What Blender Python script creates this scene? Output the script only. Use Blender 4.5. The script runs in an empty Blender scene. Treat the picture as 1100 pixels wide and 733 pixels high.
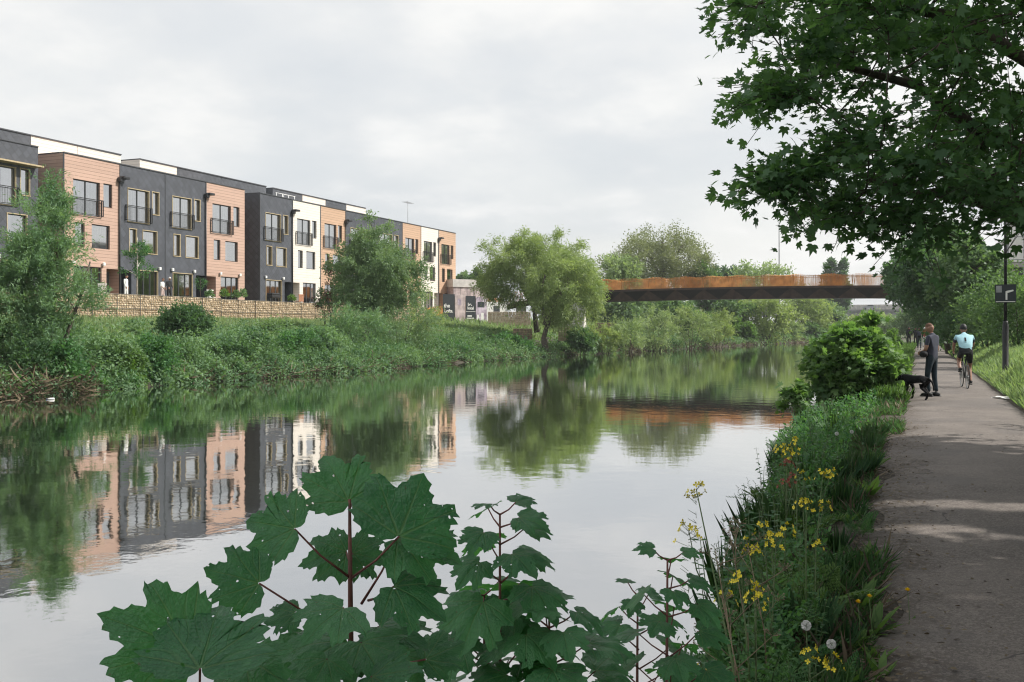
import bpy, bmesh, math, random
import numpy as np
from mathutils import Vector, Matrix, Quaternion
R = math.radians
PI = math.pi
scene = bpy.context.scene
COL = scene.collection
rng = np.random.default_rng(11)
random.seed(5)

# ------------------------------------------------------------------ camera numbers (metres; +Y runs along the towpath, +X to its right)
EYE = 1.65
WATER = -0.70
TH = R(22.13)
FPX = 1069.0
HOR = 353.0
FW = np.array([-math.sin(TH), math.cos(TH), 0.0])
RT = np.array([math.cos(TH), math.sin(TH), 0.0])
UP = np.array([0, 0, 1.0])
CAM = np.array([0, 0, EYE])

def P(px, py, D):
    """world point seen at photograph pixel px,py at depth D"""
    return CAM + D * FW + D * (px - 550) / FPX * RT + D * (HOR - py) / FPX * UP

def on_x(px, X):
    """Y and depth of the point of the vertical plane X=const seen in column px"""
    phi = TH - math.atan((px - 550) / FPX)
    Y = -X / math.tan(phi)
    return Y, Y * math.cos(TH) - X * math.sin(TH)

def zat(py, D):
    return EYE + (HOR - py) * D / FPX

def Lerp(x, xs, ys):
    return np.interp(x, xs, ys)

# ------------------------------------------------------------------ objects and tags
def link(o, parent=None):
    COL.objects.link(o)
    if parent is not None:
        o.parent = parent
    return o

def tag(o, label=None, cat=None, group=None, kind=None):
    if label: o['label'] = label
    if cat: o['category'] = cat
    if group: o['group'] = group
    if kind: o['kind'] = kind
    return o

def thing(name, label, cat, loc=(0, 0, 0), rz=0.0, group=None):
    o = bpy.data.objects.new(name, None)
    o.empty_display_size = 0.1
    link(o)
    o.location = loc
    o.rotation_euler = (0, 0, rz)
    return tag(o, label, cat, group)

def kids(o):
    return [c for c in COL.objects if c.parent == o]

def copy_tree(o, parent=None):
    c = o.copy()
    COL.objects.link(c)
    c.parent = parent
    for ch in KIDS.get(o.name, []):
        copy_tree(ch, c)
    return c

KIDS = {}
def reg(o):
    if o.parent is not None:
        KIDS.setdefault(o.parent.name, []).append(o)
    return o

# ------------------------------------------------------------------ mesh builder
class MB:
    def __init__(s):
        s.v = []; s.f = []; s.m = []; s.sm = []
    def add(s, verts, faces, mi=0, smooth=False):
        b = len(s.v)
        s.v.extend([tuple(map(float, q)) for q in verts])
        for f in faces:
            s.f.append([b + i for i in f]); s.m.append(mi); s.sm.append(smooth)
        return s
    def box(s, x0, x1, y0, y1, z0, z1, mi=0, bev=0.0):
        if bev > 0:
            bm = bmesh.new()
            bmesh.ops.create_cube(bm, size=1)
            for q in bm.verts:
                q.co = ((x0 + x1) / 2 + q.co.x * (x1 - x0), (y0 + y1) / 2 + q.co.y * (y1 - y0), (z0 + z1) / 2 + q.co.z * (z1 - z0))
            bmesh.ops.bevel(bm, geom=list(bm.edges), offset=bev, segments=1, affect='EDGES')
            bm.verts.index_update()
            s.add([q.co[:] for q in bm.verts], [[q.index for q in f.verts] for f in bm.faces], mi)
            bm.free()
            return s
        v = [(x0, y0, z0), (x1, y0, z0), (x1, y1, z0), (x0, y1, z0), (x0, y0, z1), (x1, y0, z1), (x1, y1, z1), (x0, y1, z1)]
        return s.add(v, [(0, 3, 2, 1), (4, 5, 6, 7), (0, 1, 5, 4), (1, 2, 6, 5), (2, 3, 7, 6), (3, 0, 4, 7)], mi)
    def obox(s, c, ax, ay, az, hx, hy, hz, mi=0):
        c = np.array(c, float); ax, ay, az = [np.array(a, float) for a in (ax, ay, az)]
        v = []
        for k in (-1, 1):
            for (i, j) in ((-1, -1), (1, -1), (1, 1), (-1, 1)):
                v.append(c + i * hx * ax + j * hy * ay + k * hz * az)
        return s.add(v, [(0, 3, 2, 1), (4, 5, 6, 7), (0, 1, 5, 4), (1, 2, 6, 5), (2, 3, 7, 6), (3, 0, 4, 7)], mi)
    def bar(s, a, b, w, h=None, mi=0, up=(0, 0, 1)):
        a = np.array(a, float); b = np.array(b, float)
        d = b - a; L = np.linalg.norm(d)
        if L < 1e-6: return s
        d /= L; u = np.array(up, float)
        if abs(d @ u) > 0.98: u = np.array([1.0, 0, 0])
        x = np.cross(d, u); x /= np.linalg.norm(x); y = np.cross(x, d)
        return s.obox((a + b) / 2, d, x, y, L / 2, w / 2, (h or w) / 2, mi)
    def tube(s, pts, radii, n=6, mi=0, cap=True, smooth=True, sx=1.0):
        pts = [np.array(p, float) for p in pts]
        if not hasattr(radii, '__len__'): radii = [radii] * len(pts)
        V = []; F = []
        ref = None
        for i, p in enumerate(pts):
            t = pts[min(i + 1, len(pts) - 1)] - pts[max(i - 1, 0)]
            t = t / (np.linalg.norm(t) + 1e-9)
            if ref is None:
                ref = np.array([0, 0, 1.0]) if abs(t[2]) < 0.9 else np.array([1.0, 0, 0])
            x = np.cross(ref, t); x /= np.linalg.norm(x) + 1e-9
            y = np.cross(t, x); ref = y
            for k in range(n):
                a = 2 * PI * k / n
                V.append(p + radii[i] * (math.cos(a) * x * sx + math.sin(a) * y))
        for i in range(len(pts) - 1):
            for k in range(n):
                a = i * n + k; b = i * n + (k + 1) % n
                F.append((a, b, b + n, a + n))
        if cap:
            F.append(tuple(range(n - 1, -1, -1)))
            F.append(tuple((len(pts) - 1) * n + k for k in range(n)))
        return s.add(V, F, mi, smooth)
    def lathe(s, prof, c=(0, 0, 0), n=16, mi=0, smooth=True, axis='z'):
        V = []; F = []
        for r, z in prof:
            for k in range(n):
                a = 2 * PI * k / n
                q = (r * math.cos(a), r * math.sin(a), z)
                if axis == 'x': q = (q[2], q[0], q[1])
                if axis == 'y': q = (q[0], q[2], q[1])
                V.append((c[0] + q[0], c[1] + q[1], c[2] + q[2]))
        for i in range(len(prof) - 1):
            for k in range(n):
                a = i * n + k; b = i * n + (k + 1) % n
                F.append((a, b, b + n, a + n))
        F.append(tuple(range(n - 1, -1, -1))); F.append(tuple((len(prof) - 1) * n + k for k in range(n)))
        return s.add(V, F, mi, smooth)
    def prism(s, poly, a, b, mi=0, smooth=False):
        """poly: list of 3D pts (planar), swept by vector b-a"""
        d = np.array(b, float) - np.array(a, float)
        n = len(poly)
        V = [np.array(p, float) for p in poly] + [np.array(p, float) + d for p in poly]
        F = [tuple(range(n - 1, -1, -1)), tuple(range(n, 2 * n))] + [(k, (k + 1) % n, n + (k + 1) % n, n + k) for k in range(n)]
        return s.add(V, F, mi, smooth)
    def blob(s, c, r, seed=0, mi=0, jit=0.25, sub=1):
        bm = bmesh.new()
        bmesh.ops.create_icosphere(bm, subdivisions=sub, radius=1)
        rr = random.Random(seed)
        bm.verts.index_update()
        V = []
        for q in bm.verts:
            k = 1 + rr.uniform(-jit, jit)
            V.append((c[0] + q.co.x * r[0] * k, c[1] + q.co.y * r[1] * k, c[2] + q.co.z * r[2] * k))
        s.add(V, [[q.index for q in f.verts] for f in bm.faces], mi, jit < 0.1)
        bm.free()
        return s
    def data(s, name, mats):
        me = bpy.data.meshes.new(name)
        me.from_pydata(s.v, [], s.f)
        for m in (mats if isinstance(mats, (list, tuple)) else [mats]):
            me.materials.append(m)
        me.polygons.foreach_set('material_index', np.array(s.m, dtype=np.int32))
        me.polygons.foreach_set('use_smooth', np.array(s.sm, dtype=bool))
        me.update()
        return me
    def build(s, name, mats, parent=None, loc=None):
        o = bpy.data.objects.new(name, s.data(name, mats))
        link(o, parent)
        if loc is not None: o.location = loc
        return reg(o)

def unit(a):
    return a / (np.linalg.norm(a, axis=-1, keepdims=True) + 1e-9)

# ------------------------------------------------------------------ leaf masses (numpy)
RHOMB = np.array([(0, 0, 0), (.45, .27, .05), (1, 0, 0), (.45, -.27, .05)], float)
LANCE = np.array([(0, 0, 0), (.4, .11, .02), (1, 0, -.04), (.4, -.11, .02)], float)
OVAL = np.array([(0, 0, 0), (.25, .2, .04), (.6, .22, .04), (1, 0, -.05), (.6, -.22, .04), (.25, -.2, .04)], float)
_half = [(.62, .10), (.50, .13), (.66, .40), (.42, .38), (.27, .28), (.18, .44), (-.04, .30), (-.08, .12)]
MAPLE = np.array([(0, 0, 0)] + [(x, -y, .10 * abs(y)) for x, y in reversed(_half)] + [(1, 0, -.06)] + [(x, y, .10 * abs(y)) for x, y in _half], float)
MAPLE = MAPLE * np.array([1.0, 1.15, 1])
BLADE = np.array([(0, .5, 0), (0, -.5, 0), (.55, -.36, .0), (1, 0, -.12), (.55, .36, .0)], float)

def card_mesh(name, mats, pos, d, nrm, size, tmpl, width=None, tint=None, mi=None):
    """one ngon per leaf: tmpl x along d, y across, z along the normal"""
    N = len(pos); k = len(tmpl)
    d = unit(d)
    y = unit(np.cross(nrm, d)); z = np.cross(d, y)
    size = np.broadcast_to(np.asarray(size, float), (N,))
    w = size if width is None else np.broadcast_to(np.asarray(width, float), (N,))
    V = pos[:, None, :] + size[:, None, None] * tmpl[None, :, 0:1] * d[:, None, :] + w[:, None, None] * tmpl[None, :, 1:2] * y[:, None, :] + size[:, None, None] * tmpl[None, :, 2:3] * z[:, None, :]
    me = bpy.data.meshes.new(name)
    me.vertices.add(N * k); me.loops.add(N * k); me.polygons.add(N)
    me.vertices.foreach_set('co', V.astype(np.float32).ravel())
    me.loops.foreach_set('vertex_index', np.arange(N * k, dtype=np.int32))
    me.polygons.foreach_set('loop_start', np.arange(0, N * k, k, dtype=np.int32))
    for m in (mats if isinstance(mats, (list, tuple)) else [mats]):
        me.materials.append(m)
    if mi is not None:
        me.polygons.foreach_set('material_index', np.asarray(mi, dtype=np.int32))
    at = me.attributes.new('tint', 'FLOAT', 'FACE')
    at.data.foreach_set('value', (rng.random(N) if tint is None else np.asarray(tint)).astype(np.float32))
    me.update(calc_edges=True)
    return me

def obj_of(name, me, parent=None, loc=None):
    o = bpy.data.objects.new(name, me)
    link(o, parent)
    if loc is not None: o.location = loc
    return reg(o)

def rand_dirs(n, up=0.0):
    v = rng.normal(size=(n, 3)); v = unit(v); v[:, 2] += up
    return unit(v)
# ------------------------------------------------------------------ materials
def new_mat(name):
    m = bpy.data.materials.new(name); m.use_nodes = True
    nt = m.node_tree; nt.nodes.clear()
    out = nt.nodes.new('ShaderNodeOutputMaterial')
    return m, nt, out

class N:
    """tiny node helper"""
    def __init__(s, nt): s.nt = nt
    def n(s, t, **kw):
        q = s.nt.nodes.new('ShaderNode' + t)
        for k, v in kw.items():
            if k.startswith('i_'): q.inputs[k[2:].replace('_', ' ')].default_value = v
            else: setattr(q, k, v)
        return q
    def l(s, a, b): s.nt.links.new(a, b)
    def val(s, x, sock):
        if isinstance(x, (int, float)): sock.default_value = x
        else: s.l(x, sock)
    def math(s, op, a, b=0.0, c=None, clamp=False):
        q = s.n('Math', operation=op, use_clamp=clamp)
        s.val(a, q.inputs[0]); s.val(b, q.inputs[1])
        if c is not None: s.val(c, q.inputs[2])
        return q.outputs[0]
    def mix(s, f, a, b):
        q = s.n('Mix', data_type='RGBA')
        s.val(f, q.inputs['Factor'])
        for x, k in ((a, 6), (b, 7)):
            if isinstance(x, (tuple, list)): q.inputs[k].default_value = (*x[:3], 1)
            else: s.l(x, q.inputs[k])
        return q.outputs[2]
    def ramp(s, f, lo, hi, smooth=True):
        q = s.n('MapRange', interpolation_type='SMOOTHSTEP' if smooth else 'LINEAR')
        s.val(f, q.inputs['Value']); q.inputs['From Min'].default_value = lo; q.inputs['From Max'].default_value = hi
        return q.outputs['Result']
    def noise(s, vec, scale, detail=3.0, rough=0.55):
        q = s.n('TexNoise'); q.inputs['Scale'].default_value = scale; q.inputs['Detail'].default_value = detail; q.inputs['Roughness'].default_value = rough
        if vec is not None: s.l(vec, q.inputs['Vector'])
        return q.outputs['Fac']
    def bump(s, h, strength=0.3, dist=0.02):
        q = s.n('Bump'); q.inputs['Strength'].default_value = strength; q.inputs['Distance'].default_value = dist
        s.l(h, q.inputs['Height']); return q.outputs['Normal']

def paint(name, c, rough=0.6, var=0.12, scale=6.0, metal=0.0, bump=0.0, bscale=40.0, spec=None, c2=None):
    m, nt, out = new_mat(name); g = N(nt)
    tc = g.n('TexCoord').outputs['Object']
    b = g.n('BsdfPrincipled')
    nz = g.noise(tc, scale, 4)
    d = tuple(x * (1 - var) for x in c) if c2 is None else c2
    e = tuple(min(1, x * (1 + var)) for x in c)
    g.l(g.mix(g.ramp(nz, .3, .7), d, e), b.inputs['Base Color'])
    b.inputs['Roughness'].default_value = rough; b.inputs['Metallic'].default_value = metal
    if spec is not None: b.inputs['Specular IOR Level'].default_value = spec
    if bump: g.l(g.bump(g.noise(tc, bscale, 3), bump, 0.01), b.inputs['Normal'])
    g.l(b.outputs[0], out.inputs[0])
    return m

def leafmat(name, c, c2, trans=0.35, rough=0.55, spec=0.25, clump=0.6, tcol=None):
    """c..c2 : colour range of single leaves; clump: size of patches of older and younger growth"""
    m, nt, out = new_mat(name); g = N(nt)
    a = g.n('Attribute', attribute_name='tint').outputs['Fac']
    pos = g.n('NewGeometry').outputs['Position']
    nz = g.noise(pos, clump, 2)
    f = g.math('ADD', g.math('MULTIPLY', a, .6), g.math('MULTIPLY', g.ramp(nz, .35, .65), .4))
    col = g.mix(f, c, c2)
    p = g.n('BsdfPrincipled'); g.l(col, p.inputs['Base Color'])
    p.inputs['Roughness'].default_value = rough; p.inputs['Specular IOR Level'].default_value = spec
    t = g.n('BsdfTranslucent')
    tm = g.n('Mix', data_type='RGBA', blend_type='MULTIPLY'); tm.inputs['Factor'].default_value = 1
    g.l(col, tm.inputs[6]); tm.inputs[7].default_value = (*(tcol or (1.5, 1.6, .7)), 1)
    g.l(tm.outputs[2], t.inputs['Color'])
    mx = g.n('MixShader'); mx.inputs[0].default_value = trans
    g.l(p.outputs[0], mx.inputs[1]); g.l(t.outputs[0], mx.inputs[2]); g.l(mx.outputs[0], out.inputs[0])
    return m

M = {}
M['leaf_willow'] = leafmat('willow_leaf', (.19, .265, .12), (.34, .41, .19), .38, clump=.5)
M['leaf_birch'] = leafmat('birch_leaf', (.105, .185, .105), (.24, .33, .18), .35, clump=.7)
M['leaf_osier'] = leafmat('osier_leaf', (.095, .19, .11), (.24, .36, .20), .38, clump=.8)
M['leaf_pale'] = leafmat('pale_willow_leaf', (.20, .285, .15), (.36, .44, .25), .35, clump=.4)
M['leaf_ash'] = leafmat('ash_leaf', (.17, .20, .115), (.28, .31, .18), .3, clump=.3)
M['leaf_dark'] = leafmat('dark_leaf', (.045, .10, .055), (.11, .20, .095), .42, clump=.8)
M['leaf_mid'] = leafmat('hedge_leaf', (0.071, 0.136, 0.071), (0.165, 0.260, 0.118), .38, clump=.8)
M['leaf_maple'] = leafmat('maple_leaf', (.055, .125, .065), (.14, .26, .12), .48, spec=.35, clump=1.2)
M['leaf_syc'] = leafmat('sycamore_bush_leaf', (.06, .14, .06), (.20, .32, .11), .45, spec=.35, clump=1.6)
M['leaf_red'] = leafmat('copper_leaf', (.055, .03, .03), (.10, .06, .045), .25, clump=1.0)
M['leaf_under'] = leafmat('undergrowth_leaf', (.045, .115, .06), (.205, .32, .155), .35, clump=.5)
M['leaf_bank'] = leafmat('bank_bush_leaf', (.085, .17, .09), (.25, .35, .18), .38, clump=.5)
M['leaf_herb'] = leafmat('herb_leaf', (.042, .125, .058), (.12, .25, .09), .4, clump=3.0)
M['leaf_herb2'] = leafmat('pale_herb_leaf', (.08, .16, .05), (.15, .25, .08), .4, clump=3.0)
M['grass'] = leafmat('grass_blade', (.06, .13, .04), (.15, .24, .075), .35, clump=.7)
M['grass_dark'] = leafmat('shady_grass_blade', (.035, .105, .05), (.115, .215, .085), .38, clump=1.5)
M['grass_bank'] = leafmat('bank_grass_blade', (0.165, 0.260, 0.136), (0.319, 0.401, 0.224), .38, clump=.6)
M['straw'] = leafmat('dry_stem', (.10, .078, .05), (.24, .19, .125), .15, clump=1.0, tcol=(1, 1, 1))
M['bark'] = paint('bark', (.085, .07, .055), .9, .35, 8, bump=.6, bscale=25)
M['bark_pale'] = paint('pale_bark', (.45, .42, .37), .85, .3, 8)
M['bark_grey'] = paint('grey_bark', (.10, .09, .078), .9, .3, 6, bump=.5, bscale=25)
M['twig_red'] = paint('red_stalk', (.16, .055, .045), .5, .25, 30)
M['stem_green'] = paint('green_stem', (.09, .14, .05), .6, .25, 20)
M['stem_dry'] = paint('dry_stalk', (.22, .17, .11), .8, .25, 20)
M['petal_yellow'] = paint('yellow_petal', (.75, .62, .03), .5, .15, 60)
M['petal_dandelion'] = paint('dandelion_petal', (.85, .60, .02), .5, .15, 60)
M['fluff'] = paint('seed_fluff', (.7, .7, .68), .9, .08, 60)
M['stone'] = paint('gabion_stone', (.62, .51, .37), .9, .4, 5, bump=.5, bscale=30, c2=(.46, .36, .25))
M['wire'] = paint('galvanised_wire', (.22, .21, .19), .5, .15, 10, metal=.6)
M['frame_dark'] = paint('dark_window_frame', (.035, .038, .042), .45, .1, 8)
M['trim_gold'] = paint('timber_window_surround', (.43, .345, .21), .6, .2, 12)
M['coping'] = paint('dark_coping', (.07, .075, .085), .5, .12, 6, metal=.2)
M['pipe'] = paint('black_downpipe', (.02, .021, .024), .4, .1, 8)
M['interior'] = paint('room_interior', (.055, .06, .06), .8, .3, 1.5)
M['curtain'] = paint('white_curtain', (.9, .9, .89), .9, .10, 3)
M['curtain_teal'] = paint('green_curtain', (.16, .23, .22), .9, .2, 3)
M['door_grey'] = paint('grey_door', (.075, .085, .10), .5, .1, 5)
M['lampglass'] = paint('white_lamp_glass', (.8, .8, .78), .4, .03, 5)
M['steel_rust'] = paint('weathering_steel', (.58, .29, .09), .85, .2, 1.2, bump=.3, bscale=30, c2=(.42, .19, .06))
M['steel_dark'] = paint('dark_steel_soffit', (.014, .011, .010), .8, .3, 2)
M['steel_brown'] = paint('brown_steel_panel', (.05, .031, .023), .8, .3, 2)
M['concrete'] = paint('concrete', (.42, .40, .37), .9, .2, 1.2, bump=.2, bscale=10)
M['concrete_pale'] = paint('pale_concrete', (.62, .59, .56), .9, .12, 1.5)
M['concrete_dark'] = paint('grey_concrete', (.24, .24, .245), .9, .2, 1.0)
M['black_metal'] = paint('black_painted_metal', (.010, .011, .013), .6, .15, 5)
M['grey_metal'] = paint('grey_galvanised_metal', (.30, .31, .32), .45, .15, 5, metal=.5)
M['white_paint'] = paint('white_paint', (.78, .77, .74), .5, .06, 6)
M['board_black'] = paint('black_hoarding_board', (.022, .028, .034), .6, .15, 2)
M['board_pink'] = paint('printed_pale_hoarding', (.52, .43, .42), .7, .25, 1.6, c2=(.34, .27, .27))
M['board_mauve'] = paint('printed_mauve_hoarding', (.50, .43, .50), .7, .35, 1.3, c2=(.22, .17, .22))
M['brick_buff'] = paint('buff_stone_blocks', (.50, .40, .30), .9, .25, 3, c2=(.36, .27, .2))
M['brick_red'] = paint('red_brick', (.27, .19, .14), .9, .3, 4, c2=(.15, .11, .085))
M['skin'] = paint('skin', (.36, .20, .145), .55, .1, 12)
M['hair_ginger'] = paint('short_ginger_hair', (.13, .065, .038), .8, .2, 60)
M['hair_dark'] = paint('dark_hair', (.03, .022, .018), .7, .2, 60)
M['tee_grey'] = paint('grey_tshirt', (.045, .05, .075), .9, .15, 9)
M['jeans'] = paint('dark_jeans', (.018, .032, .045), .9, .3, 10)
M['shoe'] = paint('black_shoe', (.02, .02, .022), .6, .2, 20)
M['black_cloth'] = paint('black_cloth', (.014, .015, .018), .9, .2, 10)
M['jersey_blue'] = paint('pale_blue_jersey', (.36, .60, .68), .8, .08, 10)
M['jersey_white'] = paint('white_jersey', (.7, .72, .72), .8, .08, 10)
M['red_cloth'] = paint('red_cloth', (.50, .06, .04), .9, .15, 10)
M['dog_fur'] = paint('black_dog_fur', (.006, .006, .007), .7, .3, 25, spec=.15)
M['rubber'] = paint('tyre_rubber', (.015, .015, .016), .7, .1, 20)
M['car_grey'] = paint('silver_car_paint', (.35, .37, .40), .3, .05, 2, metal=.5)
M['glass_dark'] = paint('dark_glass', (.03, .035, .04), .08, .1, 2, spec=.8)
M['plastic_blue'] = paint('blue_plastic', (.10, .14, .30), .4, .1, 5)
M['terracotta'] = paint('terracotta', (.40, .19, .11), .8, .2, 8)
M['timber'] = paint('timber', (.36, .25, .15), .7, .25, 6)
M['soil'] = paint('dark_soil', (.06, .048, .036), .95, .35, 4, bump=.5, bscale=20)
M['pipe_white'] = paint('white_steel_tube', (.75, .76, .76), .4, .05, 5)

def glass_mat():
    m, nt, out = new_mat('window_glass'); g = N(nt)
    t = g.n('BsdfTransparent'); t.inputs[0].default_value = (.96, .98, .98, 1)
    s = g.n('BsdfGlossy'); s.inputs['Roughness'].default_value = .03; s.inputs['Color'].default_value = (.95, .97, 1, 1)
    f = g.n('Fresnel'); f.inputs['IOR'].default_value = 1.8
    mx = g.n('MixShader'); g.l(g.math('ADD', f.outputs[0], .44, clamp=True), mx.inputs[0]); g.l(t.outputs[0], mx.inputs[1]); g.l(s.outputs[0], mx.inputs[2])
    g.l(mx.outputs[0], out.inputs[0]); return m
M['glass'] = glass_mat()

def boards(name, c, pitch, groove=.55, rough=.7, var=.12, board_var=.10):
    """horizontal cladding boards with narrow joints, in world metres"""
    m, nt, out = new_mat(name); g = N(nt)
    tc = g.n('NewGeometry').outputs['Position']
    sp = g.n('SeparateXYZ'); g.l(tc, sp.inputs[0])
    k = g.math('DIVIDE', sp.outputs[2], pitch)
    fr = g.math('FRACT', k); fl = g.math('FLOOR', k)
    seg = g.math('FLOOR', g.math('ADD', g.math('DIVIDE', g.math('ADD', sp.outputs[0], sp.outputs[1]), 3.3), g.math('MULTIPLY', fl, .37)))
    wn = g.n('TexWhiteNoise', noise_dimensions='2D'); cb = g.n('CombineXYZ'); g.l(fl, cb.inputs[0]); g.l(seg, cb.inputs[1]); g.l(cb.outputs[0], wn.inputs['Vector'])
    nz = g.noise(tc, .8, 4)
    f = g.math('ADD', g.math('MULTIPLY', wn.outputs['Value'], .6), g.math('MULTIPLY', nz, .4))
    col = g.mix(f, tuple(x * (1 - board_var) for x in c), tuple(x * (1 + board_var) for x in c))
    mpn = g.n('Mapping'); g.l(tc, mpn.inputs['Vector']); mpn.inputs['Scale'].default_value = (1.6, 1.6, .12)
    st = g.ramp(g.noise(mpn.outputs[0], 1.0, 4, .6), .50, .78)
    col = g.mix(g.math('MULTIPLY', st, .16), col, tuple(x * .62 for x in c))
    jt = g.ramp(fr, .07, .12)
    col = g.mix(jt, tuple(x * groove for x in c), col)
    b = g.n('BsdfPrincipled'); g.l(col, b.inputs['Base Color']); b.inputs['Roughness'].default_value = rough
    g.l(g.bump(jt, .5, .02), b.inputs['Normal']); g.l(b.outputs[0], out.inputs[0]); return m
M['clad_pink'] = boards('pink_cladding', (.49, .33, .26), .24)
M['clad_orange'] = boards('orange_cladding', (.52, .345, .235), .24)
M['clad_white'] = boards('white_cladding', (.76, .70, .63), .24, groove=.72, board_var=.04)

def shingles(name, c, size=.42):
    """diamond slates laid at 45 degrees"""
    m, nt, out = new_mat(name); g = N(nt)
    tc = g.n('NewGeometry').outputs['Position']
    sp = g.n('SeparateXYZ'); g.l(tc, sp.inputs[0])
    h = g.math('ADD', sp.outputs[0], sp.outputs[1])
    a = g.math('DIVIDE', g.math('ADD', h, sp.outputs[2]), size * 1.414)
    b_ = g.math('DIVIDE', g.math('SUBTRACT', h, sp.outputs[2]), size * 1.414)
    fa, fb = g.math('FRACT', a), g.math('FRACT', b_)
    wn = g.n('TexWhiteNoise', noise_dimensions='2D'); cb = g.n('CombineXYZ'); g.l(g.math('FLOOR', a), cb.inputs[0]); g.l(g.math('FLOOR', b_), cb.inputs[1]); g.l(cb.outputs[0], wn.inputs['Vector'])
    col = g.mix(g.math('ADD', g.math('MULTIPLY', wn.outputs['Value'], .7), g.math('MULTIPLY', g.noise(tc, .5, 3), .3)), tuple(x * .75 for x in c), tuple(x * 1.3 for x in c))
    mpn = g.n('Mapping'); g.l(tc, mpn.inputs['Vector']); mpn.inputs['Scale'].default_value = (1.4, 1.4, .1)
    st = g.ramp(g.noise(mpn.outputs[0], 1.0, 4, .6), .48, .78)
    col = g.mix(g.math('MULTIPLY', st, .35), col, tuple(x * 1.5 for x in c))
    jt = g.math('MULTIPLY', g.ramp(fa, .03, .12), g.ramp(fb, .03, .07))
    col = g.mix(jt, tuple(x * .45 for x in c), col)
    b = g.n('BsdfPrincipled'); g.l(col, b.inputs['Base Color']); b.inputs['Roughness'].default_value = .55
    hh = g.math('MULTIPLY', jt, fa)
    g.l(g.bump(hh, .4, .03), b.inputs['Normal']); g.l(b.outputs[0], out.inputs[0]); return m
M['slate'] = shingles('dark_slate_cladding', (.068, .074, .090))
M['slate_top'] = shingles('grey_slate_cladding', (.075, .082, .097))

def ground_mat():
    m, nt, out = new_mat('ground_earth'); g = N(nt)
    pos = g.n('NewGeometry').outputs['Position']
    sp = g.n('SeparateXYZ'); g.l(pos, sp.inputs[0])
    n1 = g.noise(pos, .7, 5); n2 = g.noise(pos, 9, 4)
    gr = g.mix(g.ramp(n2, .3, .7), (.05, .085, .03), (.095, .135, .05))
    so = g.mix(g.ramp(n2, .3, .7), (.035, .028, .02), (.075, .06, .044))
    col = g.mix(g.ramp(n1, .40, .58), so, gr)
    # bare trodden soil beside the path
    edge = g.math('MULTIPLY', g.ramp(sp.outputs[0], -1.1, -.55), g.math('SUBTRACT', 1.0, g.ramp(sp.outputs[0], 2.1, 2.5)))
    near = g.math('SUBTRACT', 1.0, g.ramp(sp.outputs[1], 60, 90))
    col = g.mix(g.math('MULTIPLY', edge, near), col, so)
    mud = g.math('SUBTRACT', 1.0, g.ramp(sp.outputs[2], -.75, -.35))
    col = g.mix(mud, col, (.055, .045, .034))
    b = g.n('BsdfPrincipled'); g.l(col, b.inputs['Base Color']); b.inputs['Roughness'].default_value = .95
    g.l(g.bump(n2, .8, .06), b.inputs['Normal']); g.l(b.outputs[0], out.inputs[0]); return m
M['ground'] = ground_mat()

def path_mat():
    m, nt, out = new_mat('worn_asphalt'); g = N(nt)
    pos = g.n('NewGeometry').outputs['Position']
    sp = g.n('SeparateXYZ'); g.l(pos, sp.inputs[0])
    grit = g.noise(pos, 140, 2, .7); mid = g.noise(pos, 14, 4); big = g.noise(pos, 1.1, 5)
    vor = g.n('TexVoronoi'); vor.inputs['Scale'].default_value = 70; g.l(pos, vor.inputs['Vector'])
    base = g.mix(g.ramp(big, .3, .7), (.098, .083, .075), (.165, .142, .128))
    base = g.mix(g.math('MULTIPLY', g.ramp(vor.outputs['Color'], .35, .8), .6), base, (.25, .22, .195))
    base = g.mix(g.math('MULTIPLY', g.ramp(grit, .52, .66), .75), base, (.04, .035, .032))
    wv = g.n('VectorMath', operation='ADD'); nv = g.n('TexNoise'); nv.inputs['Scale'].default_value = 2.2; nv.inputs['Detail'].default_value = 4; g.l(pos, nv.inputs['Vector'])
    sc_ = g.n('VectorMath', operation='SCALE'); sc_.inputs['Scale'].default_value = .7; g.l(nv.outputs['Color'], sc_.inputs[0]); g.l(pos, wv.inputs[0]); g.l(sc_.outputs[0], wv.inputs[1])
    ve = g.n('TexVoronoi', feature='DISTANCE_TO_EDGE'); ve.inputs['Scale'].default_value = .55; g.l(wv.outputs[0], ve.inputs['Vector'])
    crack = g.math('MULTIPLY', g.math('SUBTRACT', 1.0, g.ramp(ve.outputs['Distance'], .002, .009)), g.ramp(g.noise(pos, .5, 2), .48, .56))
    base = g.mix(g.math('MULTIPLY', crack, .75), base, (.03, .027, .025))
    pat = g.math('MULTIPLY', g.ramp(g.noise(pos, .33, 3), .55, .57), .30)
    base = g.mix(pat, base, (.075, .07, .07))
    # drifted soil along the river edge
    e = g.math('ADD', sp.outputs[0], g.math('MULTIPLY', g.math('SUBTRACT', big, .5), 1.5))
    dirt = g.math('MULTIPLY', g.math('SUBTRACT', 1.0, g.ramp(e, -.32, .25)), g.ramp(mid, .38, .6))
    base = g.mix(g.math('MULTIPLY', dirt, .9), base, (.07, .054, .04))
    b = g.n('BsdfPrincipled'); g.l(base, b.inputs['Base Color']); b.inputs['Roughness'].default_value = .9
    h = g.math('ADD', g.math('MULTIPLY', grit, .5), g.math('MULTIPLY', mid, .8))
    g.l(g.bump(h, .5, .012), b.inputs['Normal']); g.l(b.outputs[0], out.inputs[0]); return m
M['path'] = path_mat()

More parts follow.
